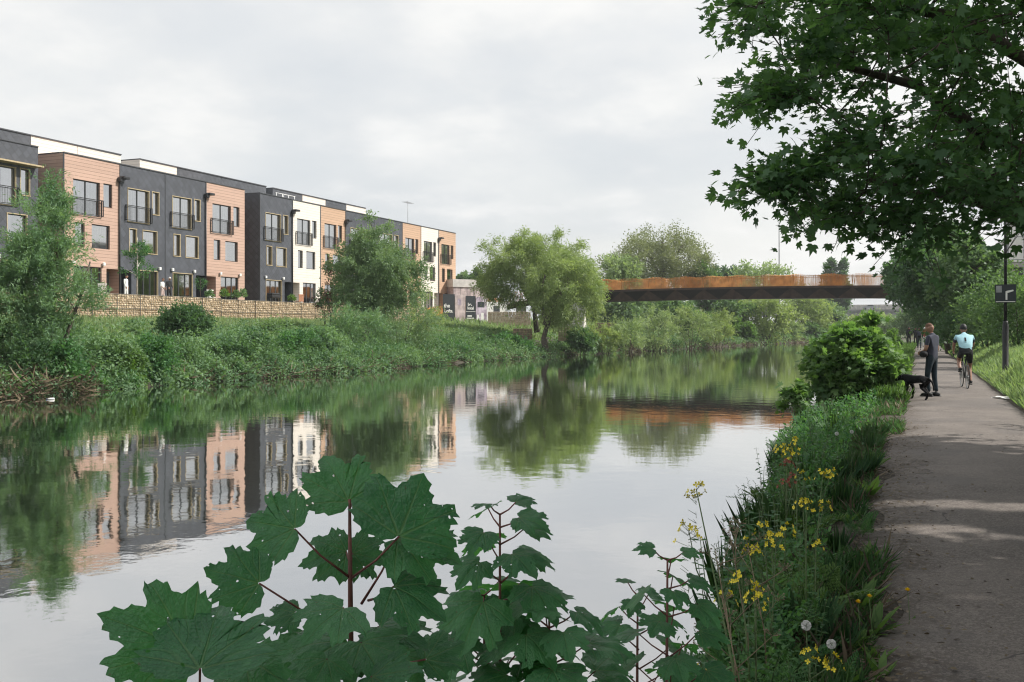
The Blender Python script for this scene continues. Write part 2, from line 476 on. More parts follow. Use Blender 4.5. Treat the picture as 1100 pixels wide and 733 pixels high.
def water_mat():
    m, nt, out = new_mat('river_water'); g = N(nt)
    pos = g.n('NewGeometry').outputs['Position']
    mp = g.n('Mapping'); g.l(pos, mp.inputs['Vector']); mp.inputs['Scale'].default_value = (1.0, .45, 1)
    mp.inputs['Rotation'].default_value = (0, 0, -TH)
    w1 = g.noise(pos, 1.6, 3, .5); w2 = g.noise(pos, 7.0, 3, .55); big = g.noise(pos, .09, 3)
    mask = g.ramp(big, .38, .62)
    h = g.math('ADD', g.math('MULTIPLY', w1, .8), g.math('MULTIPLY', w2, g.math('ADD', .10, g.math('MULTIPLY', mask, .10))))
    bp = g.bump(h, .034, .1)
    gl = g.n('BsdfGlossy'); gl.inputs['Roughness'].default_value = .025; gl.inputs['Color'].default_value = (.97, .97, .98, 1)
    df = g.n('BsdfDiffuse'); df.inputs['Color'].default_value = (.020, .028, .018, 1)
    g.l(bp, gl.inputs['Normal'])
    fr = g.n('Fresnel'); fr.inputs['IOR'].default_value = 1.33; g.l(bp, fr.inputs['Normal'])
    k = g.math('ADD', g.math('MULTIPLY', g.math('POWER', fr.outputs[0], .5), .74), .31, clamp=True)
    mx = g.n('MixShader'); g.l(k, mx.inputs[0]); g.l(df.outputs[0], mx.inputs[1]); g.l(gl.outputs[0], mx.inputs[2])
    g.l(mx.outputs[0], out.inputs[0]); return m
M['water'] = water_mat()

def bigleaf_mat():
    """sycamore blade: pale veins along the five lobes (uv = leaf plane), blotchy green between"""
    m, nt, out = new_mat('sycamore_blade'); g = N(nt)
    uv = g.n('UVMap').outputs[0]
    sp = g.n('SeparateXYZ'); g.l(uv, sp.inputs[0]); x, y = sp.outputs[0], g.math('ABSOLUTE', sp.outputs[1])
    dmin = None
    for a in (0, 36, 74):
        ca, sa = math.cos(R(a)), math.sin(R(a))
        d = g.math('ABSOLUTE', g.math('SUBTRACT', g.math('MULTIPLY', x, sa), g.math('MULTIPLY', y, ca)))
        al = g.math('ADD', g.math('MULTIPLY', x, ca), g.math('MULTIPLY', y, sa))
        d = g.math('ADD', d, g.math('MULTIPLY', g.math('LESS_THAN', al, 0.0), 9.0))
        d = g.math('DIVIDE', d, g.math('SUBTRACT', 1.15, al))
        dmin = d if dmin is None else g.math('MINIMUM', dmin, d)
    vein = g.math('SUBTRACT', 1.0, g.ramp(dmin, .006, .022))
    # side veins: bands slanting off the ribs
    band = g.math('FRACT', g.math('MULTIPLY', g.math('SUBTRACT', x, g.math('MULTIPLY', dmin, 1.1)), 9.0))
    side = g.math('MULTIPLY', g.math('SUBTRACT', 1.0, g.ramp(g.math('ABSOLUTE', g.math('SUBTRACT', band, .5)), .03, .10)), .45)
    oi = g.n('ObjectInfo').outputs['Random']
    vv = g.n('VectorMath', operation='ADD'); cb = g.n('CombineXYZ'); g.l(g.math('MULTIPLY', oi, 17.0), cb.inputs[0]); g.l(uv, vv.inputs[0]); g.l(cb.outputs[0], vv.inputs[1])
    nz = g.noise(vv.outputs[0], 3.2, 5, .6)
    fine = g.n('TexVoronoi'); fine.inputs['Scale'].default_value = 26; g.l(vv.outputs[0], fine.inputs['Vector'])
    f = g.math('ADD', g.math('MULTIPLY', g.ramp(nz, .3, .7), .45), g.math('MULTIPLY', oi, .55))
    col = g.mix(f, (.034, .145, .066), (.10, .30, .12))
    col = g.mix(g.math('MULTIPLY', fine.outputs['Distance'], .45), col, (.045, .18, .065))
    col = g.mix(g.math('MULTIPLY', g.math('MAXIMUM', vein, side), .40), col, (.15, .25, .09))
    spot = g.ramp(g.noise(vv.outputs[0], 11, 2), .70, .74)
    col = g.mix(g.math('MULTIPLY', spot, .6), col, (.10, .08, .03))
    p = g.n('BsdfPrincipled'); g.l(col, p.inputs['Base Color']); p.inputs['Roughness'].default_value = .36; p.inputs['Specular IOR Level'].default_value = .5
    hgt = g.math('SUBTRACT', g.math('MULTIPLY', fine.outputs['Distance'], .35), g.math('MAXIMUM', vein, side))
    hgt = g.math('ADD', hgt, g.math('MULTIPLY', g.noise(vv.outputs[0], 7, 3), 1.6)); g.l(g.bump(hgt, .5, .008), p.inputs['Normal'])
    t = g.n('BsdfTranslucent'); tm = g.n('Mix', data_type='RGBA', blend_type='MULTIPLY'); tm.inputs['Factor'].default_value = 1
    g.l(col, tm.inputs[6]); tm.inputs[7].default_value = (1.7, 1.8, .8, 1); g.l(tm.outputs[2], t.inputs['Color'])
    mx = g.n('MixShader'); mx.inputs[0].default_value = .42
    g.l(p.outputs[0], mx.inputs[1]); g.l(t.outputs[0], mx.inputs[2])
    hole = g.ramp(g.noise(vv.outputs[0], 8.5, 1), .735, .74); tr = g.n('BsdfTransparent'); mh = g.n('MixShader'); g.l(hole, mh.inputs[0]); g.l(mx.outputs[0], mh.inputs[1]); g.l(tr.outputs[0], mh.inputs[2])
    g.l(mh.outputs[0], out.inputs[0]); return m
M['bigleaf'] = bigleaf_mat()
# ------------------------------------------------------------------ camera, light, world
cam_d = bpy.data.cameras.new('camera'); cam_d.lens = 36 * FPX / 1100; cam_d.sensor_width = 36
cam_d.shift_y = -(366.5 - HOR) / 1100
cam_d.clip_start = .05; cam_d.clip_end = 4000
cam = bpy.data.objects.new('camera', cam_d); COL.objects.link(cam)
cam.location = CAM; cam.rotation_euler = (R(90), 0, TH)
scene.camera = cam

SUN_EL, SUN_AZ = R(44), R(66)            # azimuth from +Y towards +X
to_sun = Vector((math.sin(SUN_AZ) * math.cos(SUN_EL), math.cos(SUN_AZ) * math.cos(SUN_EL), math.sin(SUN_EL)))
sd = bpy.data.lights.new('sun', 'SUN'); sd.energy = 3.7; sd.angle = R(.6); sd.color = (1, .95, .87)
so = bpy.data.objects.new('sun', sd); COL.objects.link(so)
so.rotation_euler = to_sun.to_track_quat('Z', 'Y').to_euler(); so.location = (60, 40, 80)

w = bpy.data.worlds.new('World'); scene.world = w; w.use_nodes = True
wt = w.node_tree; wt.nodes.clear(); g = N(wt)
wo = g.n('OutputWorld'); bg = g.n('Background'); bg.inputs['Strength'].default_value = .1
sky = g.n('TexSky', sky_type='NISHITA', sun_disc=False, sun_elevation=SUN_EL, sun_rotation=SUN_AZ, air_density=1.2, dust_density=2.5)
tc = g.n('TexCoord').outputs['Generated']
sp = g.n('SeparateXYZ'); g.l(tc, sp.inputs[0])
# clouds lie on a flat layer: project the direction on it
den = g.math('ADD', g.math('MAXIMUM', sp.outputs[2], 0.0), .22)
cv = g.n('CombineXYZ'); g.l(g.math('DIVIDE', sp.outputs[0], den), cv.inputs[0]); g.l(g.math('DIVIDE', sp.outputs[1], den), cv.inputs[1]); cv.inputs[2].default_value = 3.1
n1 = g.noise(cv.outputs[0], .95, 6, .52)
mp = g.n('VectorMath', operation='ADD'); mp.inputs[1].default_value = (7.3, 2.2, 1.4); g.l(cv.outputs[0], mp.inputs[0])
n2 = g.noise(mp.outputs[0], 1.9, 7, .55)
cl = g.mix(g.ramp(n1, .36, .66), (5.15, 5.32, 5.48), (6.3, 6.3, 6.2))
cl = g.mix(g.math('MULTIPLY', g.ramp(n2, .46, .68), .7), cl, (6.9, 6.85, 6.7))
k = g.math('ADD', .86, g.math('MULTIPLY', g.ramp(n2, .35, .6), .12))
g.l(g.mix(k, sky.outputs[0], cl), bg.inputs['Color']); g.l(bg.outputs[0], wo.inputs[0])

vs = scene.view_settings
scene.display_settings.display_device = 'sRGB'
vs.view_transform = 'Standard'; vs.look = 'None'; vs.exposure = .6; vs.gamma = 1; vs.use_curve_mapping = False
scene.render.film_transparent = False
cy = scene.cycles
cy.use_denoising = True
try: cy.denoiser = 'OPENIMAGEDENOISE'
except Exception: pass
cy.pixel_filter_type = 'BLACKMAN_HARRIS'; cy.filter_width = 1.15
try: cy.denoising_prefilter = 'ACCURATE'; cy.denoising_input_passes = 'RGB_ALBEDO_NORMAL'
except Exception: pass
cy.max_bounces = 7; cy.diffuse_bounces = 4; cy.glossy_bounces = 3; cy.transmission_bounces = 3; cy.transparent_max_bounces = 8
cy.caustics_reflective = False; cy.caustics_refractive = False
cy.use_adaptive_sampling = True; cy.adaptive_threshold = .015

# ------------------------------------------------------------------ terrain
def xl(y): return Lerp(y, [-80, 20, 34, 45, 60, 78, 102, 141, 185, 230, 262, 300, 340, 420], [-28.3, -28.3, -28.9, -28.2, -29, -28.4, -26, -22.2, -16, -7, 4, 26, 70, 190])
def xr(y): return Lerp(y, [-80, 0, 8, 14, 20, 60, 110, 150, 185, 215, 245, 280, 330, 420], [-1.5, -1.3, -1.42, -1.95, -2.6, -2.9, -2.6, -1.2, 4, 12, 26, 48, 100, 230])
def xp(y): return Lerp(y, [-80, 90, 120, 150, 185, 215, 245, 280, 330], [0, 0, .5, 2.2, 7.5, 15.5, 29.5, 52, 104])     # path bends with the river
_hn = rng.random((64, 64))
def bumpy(X, Y, s):
    u = (X / s) % 64; v = (Y / s) % 64
    i = np.floor(u).astype(int) % 64; j = np.floor(v).astype(int) % 64; fu = u - np.floor(u); fv = v - np.floor(v)
    fu = fu * fu * (3 - 2 * fu); fv = fv * fv * (3 - 2 * fv)
    a = _hn[i, j]; b = _hn[(i + 1) % 64, j]; c = _hn[i, (j + 1) % 64]; d = _hn[(i + 1) % 64, (j + 1) % 64]
    return (a * (1 - fu) + b * fu) * (1 - fv) + (c * (1 - fu) + d * fu) * fv - .5
def ground_z(X, Y):
    X = np.asarray(X, float); Y = np.asarray(Y, float)
    l = xl(Y); r = xr(Y); p = xp(Y)
    dl = l - X                        # metres inland on the far bank
    plat = Lerp(Y, [0, 86, 96, 400], [2.0, 2.0, 2.3, 2.2])
    garden = Lerp(Y, [0, 90, 96], [3.42, 3.42, 2.5])
    zl = np.interp(dl, [-3, -.8, 0, .6, 3, 5.5, 6, 9, 15], [-2.0, -1.25, -.74, -.35, .15, .75, .95, 1.3, 2.0])
    zl = np.where(dl > 15, 2.0 + (plat - 2.0) * np.clip((dl - 15) / 3, 0, 1), zl)
    zl = np.where((X < -46.4) & (Y < 300), np.maximum(zl, garden), zl)
    dr = X - r                        # metres inland on the near bank
    t = np.clip(dr / np.maximum(p - .55 - r, .5), 0, 1)
    zr = np.where(dr < 0, np.interp(dr, [-3, -.8, 0], [-2.0, -1.3, -.74]), -.74 + .70 * (1 - (1 - t) ** 1.8))
    q = X - p                         # from the path's axis line
    rise = np.interp(q, [1.9, 2.12, 2.5, 3.2, 5, 9, 30], [-.03, 0.02, .30, .72, 1.1, 1.6, 2.2]) * np.interp(Y, [-5, 10, 18, 400], [.35, .5, 1, 1])
    zr = np.where(q > 1.9, rise, zr)
    zr = np.where((q > -.55) & (q <= 1.9), -.035, zr)
    wz = np.maximum(zl, zr)
    n = bumpy(X, Y, 1.7) * .16 + bumpy(X, Y, 5.3) * .25
    flat = ((q > -.8) & (q < 2.3)) | ((X < -46) & (Y < 120))
    return wz + np.where(flat, 0, n * np.where((wz > -.5) & (dr > 0), .6, 1) * np.where(wz > -.8, 1, .3))
xs = np.unique(np.concatenate([np.array([-900, -500, -300, -200, -140, -100, -80, -68, -60, -54, -50, -47.5, -46.6, -46.38, -46, -45]), np.arange(-44, -8, .7), np.arange(-8, 6, .22), np.arange(6, 30, 1.2), np.arange(32, 120, 6), np.array([140, 200, 300, 500, 900])]))
ys = np.unique(np.concatenate([np.array([-200, -100, -60, -30, -15, -8]), np.arange(-5, 30, .45), np.arange(30, 130, 1.2), np.arange(130, 360, 4), np.array([380, 420, 500, 650, 900, 1400, 2200])]))
GX, GY = np.meshgrid(xs, ys, indexing='ij')
GZ = ground_z(GX, GY)
nx, ny = len(xs), len(ys)
V = np.stack([GX, GY, GZ], -1).reshape(-1, 3)
I = np.arange(nx * ny).reshape(nx, ny)
F = np.stack([I[:-1, :-1], I[1:, :-1], I[1:, 1:], I[:-1, 1:]], -1).reshape(-1, 4)
me = bpy.data.meshes.new('ground'); me.from_pydata(V.tolist(), [], F.tolist()); me.materials.append(M['ground'])
me.polygons.foreach_set('use_smooth', np.ones(len(F), bool)); me.update()
tag(obj_of('ground', me), kind='structure')
# the towpath: a sheet with a ragged edge
yy = np.concatenate([np.arange(-12, 40, .12), np.arange(40, 130, 1.5), np.arange(130, 330, 5)])
V = []; F = []
for i, y in enumerate(yy):
    p = float(xp(y)); k = 1 if y < 40 else .4
    a = p - .22 + k * (.12 * math.sin(y * 1.7) * math.sin(y * .63) + .05 * math.sin(y * 4.1 + 1) + random.uniform(-.012, .012)) - .16 * math.exp(-((y - 13) / 5) ** 2)
    if y < 7: a += .05 * (7 - y) ** .8
    b = p + 2.02 + k * (.05 * math.sin(y * 1.1 + 2) + random.uniform(-.03, .03))
    for t in (0, .06, .3, .55, .8, 1):
        V.append((a + (b - a) * t, y, -.032 if t in (0, 1) else (0.0 if t == .06 else .012 + .012 * math.sin(PI * t))))
for i in range(len(yy) - 1):
    for k in range(5):
        q = i * 6 + k; F.append((q, q + 1, q + 7, q + 6))
me = bpy.data.meshes.new('path'); me.from_pydata(V, [], F); me.materials.append(M['path'])
me.polygons.foreach_set('use_smooth', np.ones(len(F), bool)); me.update()
tag(obj_of('path', me), kind='structure')
# river surface
wy = np.array([-150, -40, 0, 40, 80, 120, 160, 200, 240, 280, 330, 420])
V = [(float(xl(y)) - 4, float(y), WATER) for y in wy] + [(float(xr(y)) + 2.0, float(y), WATER) for y in wy]
n = len(wy)
me = bpy.data.meshes.new('water'); me.from_pydata(V, [], [(i, n + i, n + i + 1, i + 1) for i in range(n - 1)]); me.materials.append(M['water']); me.update()
tag(obj_of('water', me), kind='structure')
# ------------------------------------------------------------------ the terrace of townhouses on the far bank
FX, FZ, HH = -54.0, 3.5, 10.16
def wall_shell(w, H, depth, opens, rec=.24):
    """front wall at x=0 facing +x with real recessed openings, plus sides, back and roof"""
    m = MB()
    ysn = sorted({0, w} | {o[0] for o in opens} | {o[1] for o in opens}); zsn = sorted({0, H} | {o[2] for o in opens} | {o[3] for o in opens})
    for i in range(len(ysn) - 1):
        for j in range(len(zsn) - 1):
            cy_, cz = (ysn[i] + ysn[i + 1]) / 2, (zsn[j] + zsn[j + 1]) / 2
            if any(o[0] < cy_ < o[1] and o[2] < cz < o[3] for o in opens): continue
            m.add([(0, ysn[i], zsn[j]), (0, ysn[i + 1], zsn[j]), (0, ysn[i + 1], zsn[j + 1]), (0, ysn[i], zsn[j + 1])], [(0, 1, 2, 3)])
    for o in opens:
        y0, y1, z0, z1 = o[:4]; d = -(o[4] if len(o) > 4 else rec)
        m.add([(0, y0, z0), (0, y1, z0), (d, y1, z0), (d, y0, z0), (0, y0, z1), (0, y1, z1), (d, y1, z1), (d, y0, z1)], [(0, 3, 2, 1), (4, 5, 6, 7), (0, 4, 7, 3), (1, 2, 6, 5)])
        if len(o) > 4: m.add([(d, y0, z0), (d, y1, z0), (d, y1, z1), (d, y0, z1)], [(0, 1, 2, 3)])
    D = -depth
    m.add([(0, 0, 0), (0, 0, H), (D, 0, H), (D, 0, 0)], [(0, 1, 2, 3)])
    m.add([(0, w, 0), (D, w, 0), (D, w, H), (0, w, H)], [(0, 1, 2, 3)])
    m.add([(D, 0, 0), (D, w, 0), (D, w, H), (D, 0, H)], [(3, 2, 1, 0)])
    m.add([(0, 0, H - .3), (0, w, H - .3), (D, w, H - .3), (D, 0, H - .3)], [(0, 1, 2, 3)])
    return m
def curtain_mesh(y0, y1, z0, z1, x, seed):
    r = random.Random(seed); m = MB(); n = max(6, int((y1 - y0) / .07)); V = []
    ph = r.uniform(0, 6)
    for i in range(n + 1):
        y = y0 + (y1 - y0) * i / n; dx = .03 * math.sin(i * 1.9 + ph) + r.uniform(-.008, .008)
        V += [(x + dx, y, z0), (x + dx * .6, y, z1)]
    m.add(V, [(2 * i, 2 * i + 2, 2 * i + 3, 2 * i + 1) for i in range(n)], 0, True)
    return m
def window(root, y0, y1, z0, z1, mull, cover, gold=True, seed=0, teal=False, fr='frame_dark'):
    """frame (part) with pane, surround and curtain (sub-parts); cover = share of the width behind which a curtain hangs (from each side)"""
    m = MB(); b = .065; x0, x1 = -.20, -.13
    m.box(x0, x1, y0, y1, z0, z0 + b); m.box(x0, x1, y0, y1, z1 - b, z1)
    edges = [y0 + b / 2] + mull + [y1 - b / 2]
    for y in edges: m.box(x0, x1, y - b / 2 - (.015 if y in mull else 0), y + b / 2 + (.015 if y in mull else 0), z0 + b, z1 - b)
    f = m.build('window', M[fr], root)
    p = MB()
    for a, c in zip(edges[:-1], edges[1:]):
        p.add([(-.165, a + .03, z0 + b), (-.165, c - .03, z0 + b), (-.165, c - .03, z1 - b), (-.165, a + .03, z1 - b)], [(0, 1, 2, 3)])
    p.build('pane', M['glass'], f)
    if gold:
        s = MB(); t = .05
        s.box(-.125, .025, y0 - .004, y0 + t, z0, z1); s.box(-.125, .025, y1 - t, y1 + .004, z0, z1)
        s.box(-.125, .03, y0 - .02, y1 + .02, z1 - .005, z1 + t); s.box(-.125, .05, y0 - .03, y1 + .03, z0 - t, z0 + .005)
        s.build('surround', M['trim_gold'], f)
    cm = M['curtain_teal' if teal else 'curtain']
    for a, c in cover:
        A = y0 + (y1 - y0) * a; B = y0 + (y1 - y0) * c
        curtain_mesh(A, B, z0 + .07, z1 - .066, -.225, seed).build('curtain', cm, f); seed += 1
    return f
def balcony(root, y0, y1, z0, z1, x=.16):
    m = MB()
    m.bar((x, y0, z1), (x, y1, z1), .045); m.bar((x, y0, z0), (x, y1, z0), .04)
    n = int((y1 - y0) / .115)
    for i in range(n + 1):
        y = y0 + (y1 - y0) * i / n; m.bar((x, y, z0), (x, y, z1), .010)
    for y in (y0, y1):
        m.bar((0, y, z1), (x, y, z1), .05); m.bar((0, y, z0), (x, y, z0), .05); m.bar((x, y, z0 - .04), (x, y, z1 + .02), .05)
        m.bar((.02, y, z0 - .04), (.02, y, z1 + .02), .05)
    return m.build('balcony_railing', M['black_metal'], root)
def house(Y0, Y1, clad, door, label, pent=None, hopper=None, canopy=False, covers=0, lamps=True, gold=True, seed=0, aerial=False):
    w = Y1 - Y0; k = w / 4.8
    root = thing('townhouse', label, 'house', (FX, Y0, FZ), 0, 'townhouses in the riverside terrace')
    r = random.Random(seed)
    fr = (.8 * k, 3.05 * k, 6.08, 8.52); na = (3.36 * k, 4.14 * k, 6.86, 8.56); mn = (.95 * k, 1.75 * k, 3.86, 5.54); mw = (2.35 * k, 3.92 * k, 3.84, 5.54)
    if door == 'R':
        pa = (.85 * k, 3.2 * k, .12, 2.5); dr = (3.62 * k, 4.72 * k, .02, 2.46, .9)
    else:
        pa = (1.78 * k, 4.0 * k, .12, 2.5); dr = (.12 * k, 1.2 * k, .02, 2.46, .9)
    wall_shell(w, HH, 9.5, [fr, na, mn, mw, pa, dr]).build('wall', M[clad], root)
    c = MB(); c.box(-.35, .06, 0.01, w - .01, HH, HH + .07); c.box(-9.6, -.35, -.03, .3, HH, HH + .07); c.box(-9.6, -.35, w - .3, w - .012, HH, HH + .068)
    c.build('coping', M['coping'], root)
    t = MB(); t.box(-.03, .035, -.012, .075, 0, HH - .02); t.build('corner_trim', M['coping'], root)
    cv = [[(.03, .97)], [(.05, .52)], [(.03, .97)], [(.03, .97)], [(.03, .4), (.7, .97)], [(.03, .97)]]
    window(root, *fr, [(fr[0] + fr[1]) / 2], cv[r.randrange(4) if r.random() > .5 else 0], gold, seed)
    window(root, *na, [], [(.05, .95)], gold, seed + 3)
    window(root, *mn, [], [] if r.random() < .5 else [(.05, .95)], gold, seed + 5)
    window(root, *mw, [], [(.04, .96)] if r.random() < .6 else [(.04, .3), (.8, .96)], gold, seed + 7)
    window(root, *pa, [pa[0] + (pa[1] - pa[0]) * q for q in (.36, .68)], [(.30, .44), (.62, .75)], gold, seed + 9, True)
    d = MB(); d.box(-.88, -.82, dr[0] + .10, dr[1] - .10, .06, 2.3); d.bar((-.8, dr[0] + .2, 1.0), (-.8, dr[0] + .2, 1.35), .03)
    d.build('front_door', M['door_grey'], root)
    balcony(root, fr[0] - .22, fr[1] + .16, 6.16, 7.25)
    if lamps:
        ls = [pa[0] - .12, pa[1] + .1]
        for y in ls:
            l = MB(); l.box(.0, .05, y - .06, y + .06, 2.66, 2.80); lo = l.build('wall_lamp', M['frame_dark'], root)
            q = MB(); q.box(.05, .20, y - .11, y + .11, 2.62, 2.86, bev=.03); q.build('lamp_shade', M['lampglass'], lo)
    if hopper is not None:
        y = hopper * w; h = MB()
        h.tube([(.09, y, .1), (.09, y, HH - 1.25)], .055, 8); h.box(.02, .34, y - .17, y + .17, HH - 1.32, HH - .98, bev=.03)
        h.box(.02, .52, y - .02, y + .62, HH - 1.08, HH - .90, bev=.03)
        h.build('downpipe', M['pipe'], root)
    if canopy:
        h = MB(); h.box(0, .75, -.1, w - .2, 8.74, 8.84); h.build('canopy', M['trim_gold'], root)
    if pent:
        for (a, b, mt) in pent:
            a -= Y0; b -= Y0; h = MB()
            h.box(-9.4, -4, a + .01, b - .01, HH - .35, HH + 1.62)
            ph = h.build('roof_storey', M[mt], root)
            h = MB(); h.box(-9.5, -3.93, a - .01, b + .01, HH + 1.62, HH + 1.70); h.build('roof_edge', M['coping'], ph)
    if aerial:
        h = MB(); h.tube([(-3, 2.4, HH - .3), (-3, 2.4, HH + 3.4)], .03, 6)
        h.bar((-3, 1.4, HH + 3.2), (-3, 3.4, HH + 3.2), .03)
        for i in range(7): h.bar((-3.4, 1.5 + .3 * i, HH + 3.2), (-2.6, 1.5 + .3 * i, HH + 3.2), .02)
        h.build('aerial', M['grey_metal'], root)
    return root
G1, G2 = 'slate_top', 'clad_white'
house(44.5, 49.32, 'slate', 'L', 'dark slate townhouse at the near end with a timber canopy over its top windows', [(44.5, 52.33, G1)], canopy=True, seed=1)
house(51.42, 56.6, 'clad_pink', 'R', 'pink boarded townhouse with a brown shaded gable, behind the feathery riverside willow', [(52.35, 56.54, G2)], hopper=.985, gold=False, seed=2)
house(56.6, 61.36, 'slate', 'L', 'dark slate townhouse with a slim white-stemmed sapling before its front door', [(56.56, 60.95, G2)], seed=3)
house(61.36, 66.12, 'slate', 'R', 'dark slate townhouse whose glazed door two people stand beside', [(62.98, 67.33, G2)], hopper=.985, seed=4)
house(66.12, 71.22, 'clad_pink', 'L', 'pink boarded townhouse standing before the dark gap in the terrace', [(67.35, 73.1, G1)], gold=False, seed=5)
h3 = house(73.36, 78.34, 'slate', 'R', 'dark slate townhouse with an exposed black gable beside the gap', [(73.12, 79.8, G1)], hopper=.985, seed=6)
hw = house(78.34, 83.03, 'clad_white', 'L', 'white boarded townhouse between the dark gabled one and an orange one', [(80.87, 85.9, G1)], gold=False, lamps=False, seed=7)
house(83.03, 87.65, 'clad_orange', 'R', 'orange boarded townhouse half hidden by the copper-leaved shrub', [(85.92, 90.2, G2)], hopper=.985, gold=False, lamps=False, seed=8)
house(87.65, 93.48, 'slate', 'L', 'dark slate townhouse largely hidden by the tall birch, next to orange cladding', [(90.25, 94.3, G1)], seed=9)
house(93.48, 99.75, 'slate', 'R', 'dark slate townhouse rising behind the top of the tall birch', [(94.34, 98.5, G2)], seed=10)
house(99.75, 104.32, 'clad_orange', 'L', 'orange boarded townhouse at the right edge of the birch crown', gold=False, lamps=False, seed=11)
house(104.32, 108.99, 'clad_white', 'R', 'white boarded townhouse with a roof aerial, second from the far end', hopper=.985, gold=False, lamps=False, seed=12, aerial=True)
house(108.99, 113.88, 'clad_orange', 'L', 'orange boarded townhouse closing the far end of the terrace', gold=False, lamps=False, seed=13)
# white handrails on the roof of the white house
m = MB()
for y in (1.0, 2.0, 3.0, 4.0): m.tube([(-2.5, y, HH - .3), (-2.5, y, HH + .95)], .03, 6)
for z in (.5, .92): m.tube([(-2.5, .9, HH + z), (-2.5, 4.1, HH + z)], .028, 6)
m.tube([(-2.5, 2.0, HH + .9), (-2.5, 3.0, HH - .2)], .025, 6)
m.build('roof_railing', M['pipe_white'], hw)
# window in the gap at ground level
window(h3, 0, 0.01, 0, .01, [], [], False) if False else None
# link block that closes the two gaps at the back
for (a, b, lab) in ((49.36, 51.38, 'dark slate link block recessed between the near house and the pink gable'), (71.26, 73.32, 'dark slate link block deep in the gap beside the black gable')):
    t = thing('link_block', lab, 'building', (FX, a, FZ), 0)
    m = MB(); m.box(-9.3, -5.5, .0, b - a, 0, HH - .4); m.build('wall', M['slate'], t)
    m = MB(); m.box(-5.5, -5.42, .15, b - a - .15, .1, 2.4); f = m.build('side_door', M['frame_dark'], t)
    m = MB(); m.box(-5.42, -5.40, .35, b - a - .35, .3, 2.2); m.build('pane', M['curtain'], f)

# ------------------------------------------------------------------ gabion wall below the gardens
gw = thing('gabion_wall', 'long gabion wall of buff stones in wire baskets below the gardens', 'wall', (-46, 0, 0))
def basket_mesh(seed, L=2.0, H=.9):
    r = random.Random(seed); m = MB()
    z = 0.0
    while z < H - .04:
        hgt = min(r.uniform(.10, .17), H - z); y = 0.0
        while y < L - .02:
            wd = min(r.uniform(.12, .30), L - y)
            m.blob((-.10 + r.uniform(-.03, .03), y + wd / 2, z + hgt / 2), (.10, wd * .54, hgt * .56), r.randrange(10 ** 6), 0, .16, 1)
            y += wd
        z += hgt
    m.box(-.9, -.12, .0, L, 0, H - .02)
    mesh = m.data('basket', M['stone'])
    q = MB()
    for i in range(11): q.bar((.01, i * L / 10, 0), (.01, i * L / 10, H), .012 if i % 10 else .03)
    for i in range(6): q.bar((.012, 0, i * H / 5), (.012, L, i * H / 5), .012 if i % 5 else .03)
    return mesh, q.data('wire_mesh', M['wire'])
bms = [basket_mesh(s) for s in range(5)]
k = 0
for i in range(25):
    y = 40.0 + i * 2.0; dz = 0 if y < 57 else -.06
    for j in range(2):
        a, b = bms[(k * 7 + i) % 5]; k += 1
        o = bpy.data.objects.new('basket', a); link(o, gw); o.location = (random.uniform(-.02, .02), y, 2.0 + .9 * j + dz)
        q = bpy.data.objects.new('wire_mesh', b); link(q, o)

# ------------------------------------------------------------------ things in the gardens
def pot_plant(x, y, label, kind, h=.8, pot='terracotta', seed=0):
    t = thing('garden_plant', label, 'plant', (x, y, 3.42), 0, None)
    m = MB(); m.lathe([(.14, 0), (.2, .3), (.21, .32), (.18, .32), (.17, .28)], n=12); m.build('pot', M[pot], t)
    n = 260; rr = np.random.default_rng(seed)
    d = unit(rr.normal(size=(n, 3))); d[:, 2] = np.abs(d[:, 2])
    pos = np.array([0, 0, .3 + h * .35]) + d * np.array([.32, .32, h * .6]) * rr.uniform(.3, 1, (n, 1))
    me = card_mesh('foliage', M[kind], pos, unit(d + rr.normal(size=(n, 3)) * .5), unit(rr.normal(size=(n, 3))), rr.uniform(.1, .2, n), OVAL)
    obj_of('foliage', me, t)
    return t
pot_plant(-47.0, 57.9, 'low dark shrub in a pot by the front door behind the gabion wall', 'leaf_dark', .7, 'concrete_dark', 1)
pot_plant(-46.9, 59.5, 'yellow-green leafy pot plant near the garden sapling', 'leaf_herb2', .9, 'terracotta', 2)
pot_plant(-47.0, 60.9, 'mid-green pot plant between the sapling and the two people', 'leaf_mid', .8, 'concrete_dark', 3)
pot_plant(-47.2, 62.0, 'spiky green pot plant next to the two people in the garden', 'leaf_under', 1.0, 'terracotta', 4)
pot_plant(-47.2, 68.4, 'orange-potted plant before the pink house beside the gap', 'leaf_herb2', .7, 'terracotta', 5)
pot_plant(-47.0, 75.6, 'small bush in a pot before the black gable', 'leaf_mid', 1.0, 'terracotta', 6)
pot_plant(-47.0, 79.6, 'first green pot plant in the white house garden, by its door', 'leaf_mid', .9, 'concrete_dark', 7)
pot_plant(-47.0, 81.4, 'wider pale-green pot plant at the middle of the white house garden', 'leaf_herb2', .9, 'concrete_dark', 8)
def garden_chair(x, y, rz, label, mt):
    t = thing('garden_chair', label, 'chair', (x, y, 3.44), rz, None)
    m = MB(); m.box(-.24, .24, -.24, .24, .42, .46, bev=.01); m.build('seat', M[mt], t)
    m = MB()
    for i in range(5): m.box(-.24 + i * .1, -.17 + i * .1, -.26, -.22, .46, .98)
    m.box(-.26, .26, -.27, -.21, .93, 1.02); m.build('backrest', M[mt], t)
    for sx in (-1, 1):
        for sy in (-1, 1): m = MB(); m.bar((sx * .21, sy * .21, 0), (sx * .21, sy * .21, .42), .045); m.build('leg', M[mt], t)
garden_chair(-47.1, 46.4, 2.0, 'white slatted garden chair, left of the pair behind the near wall', 'white_paint')
garden_chair(-47.1, 48.0, .5, 'white slatted garden chair, right of the pair behind the near wall', 'white_paint')
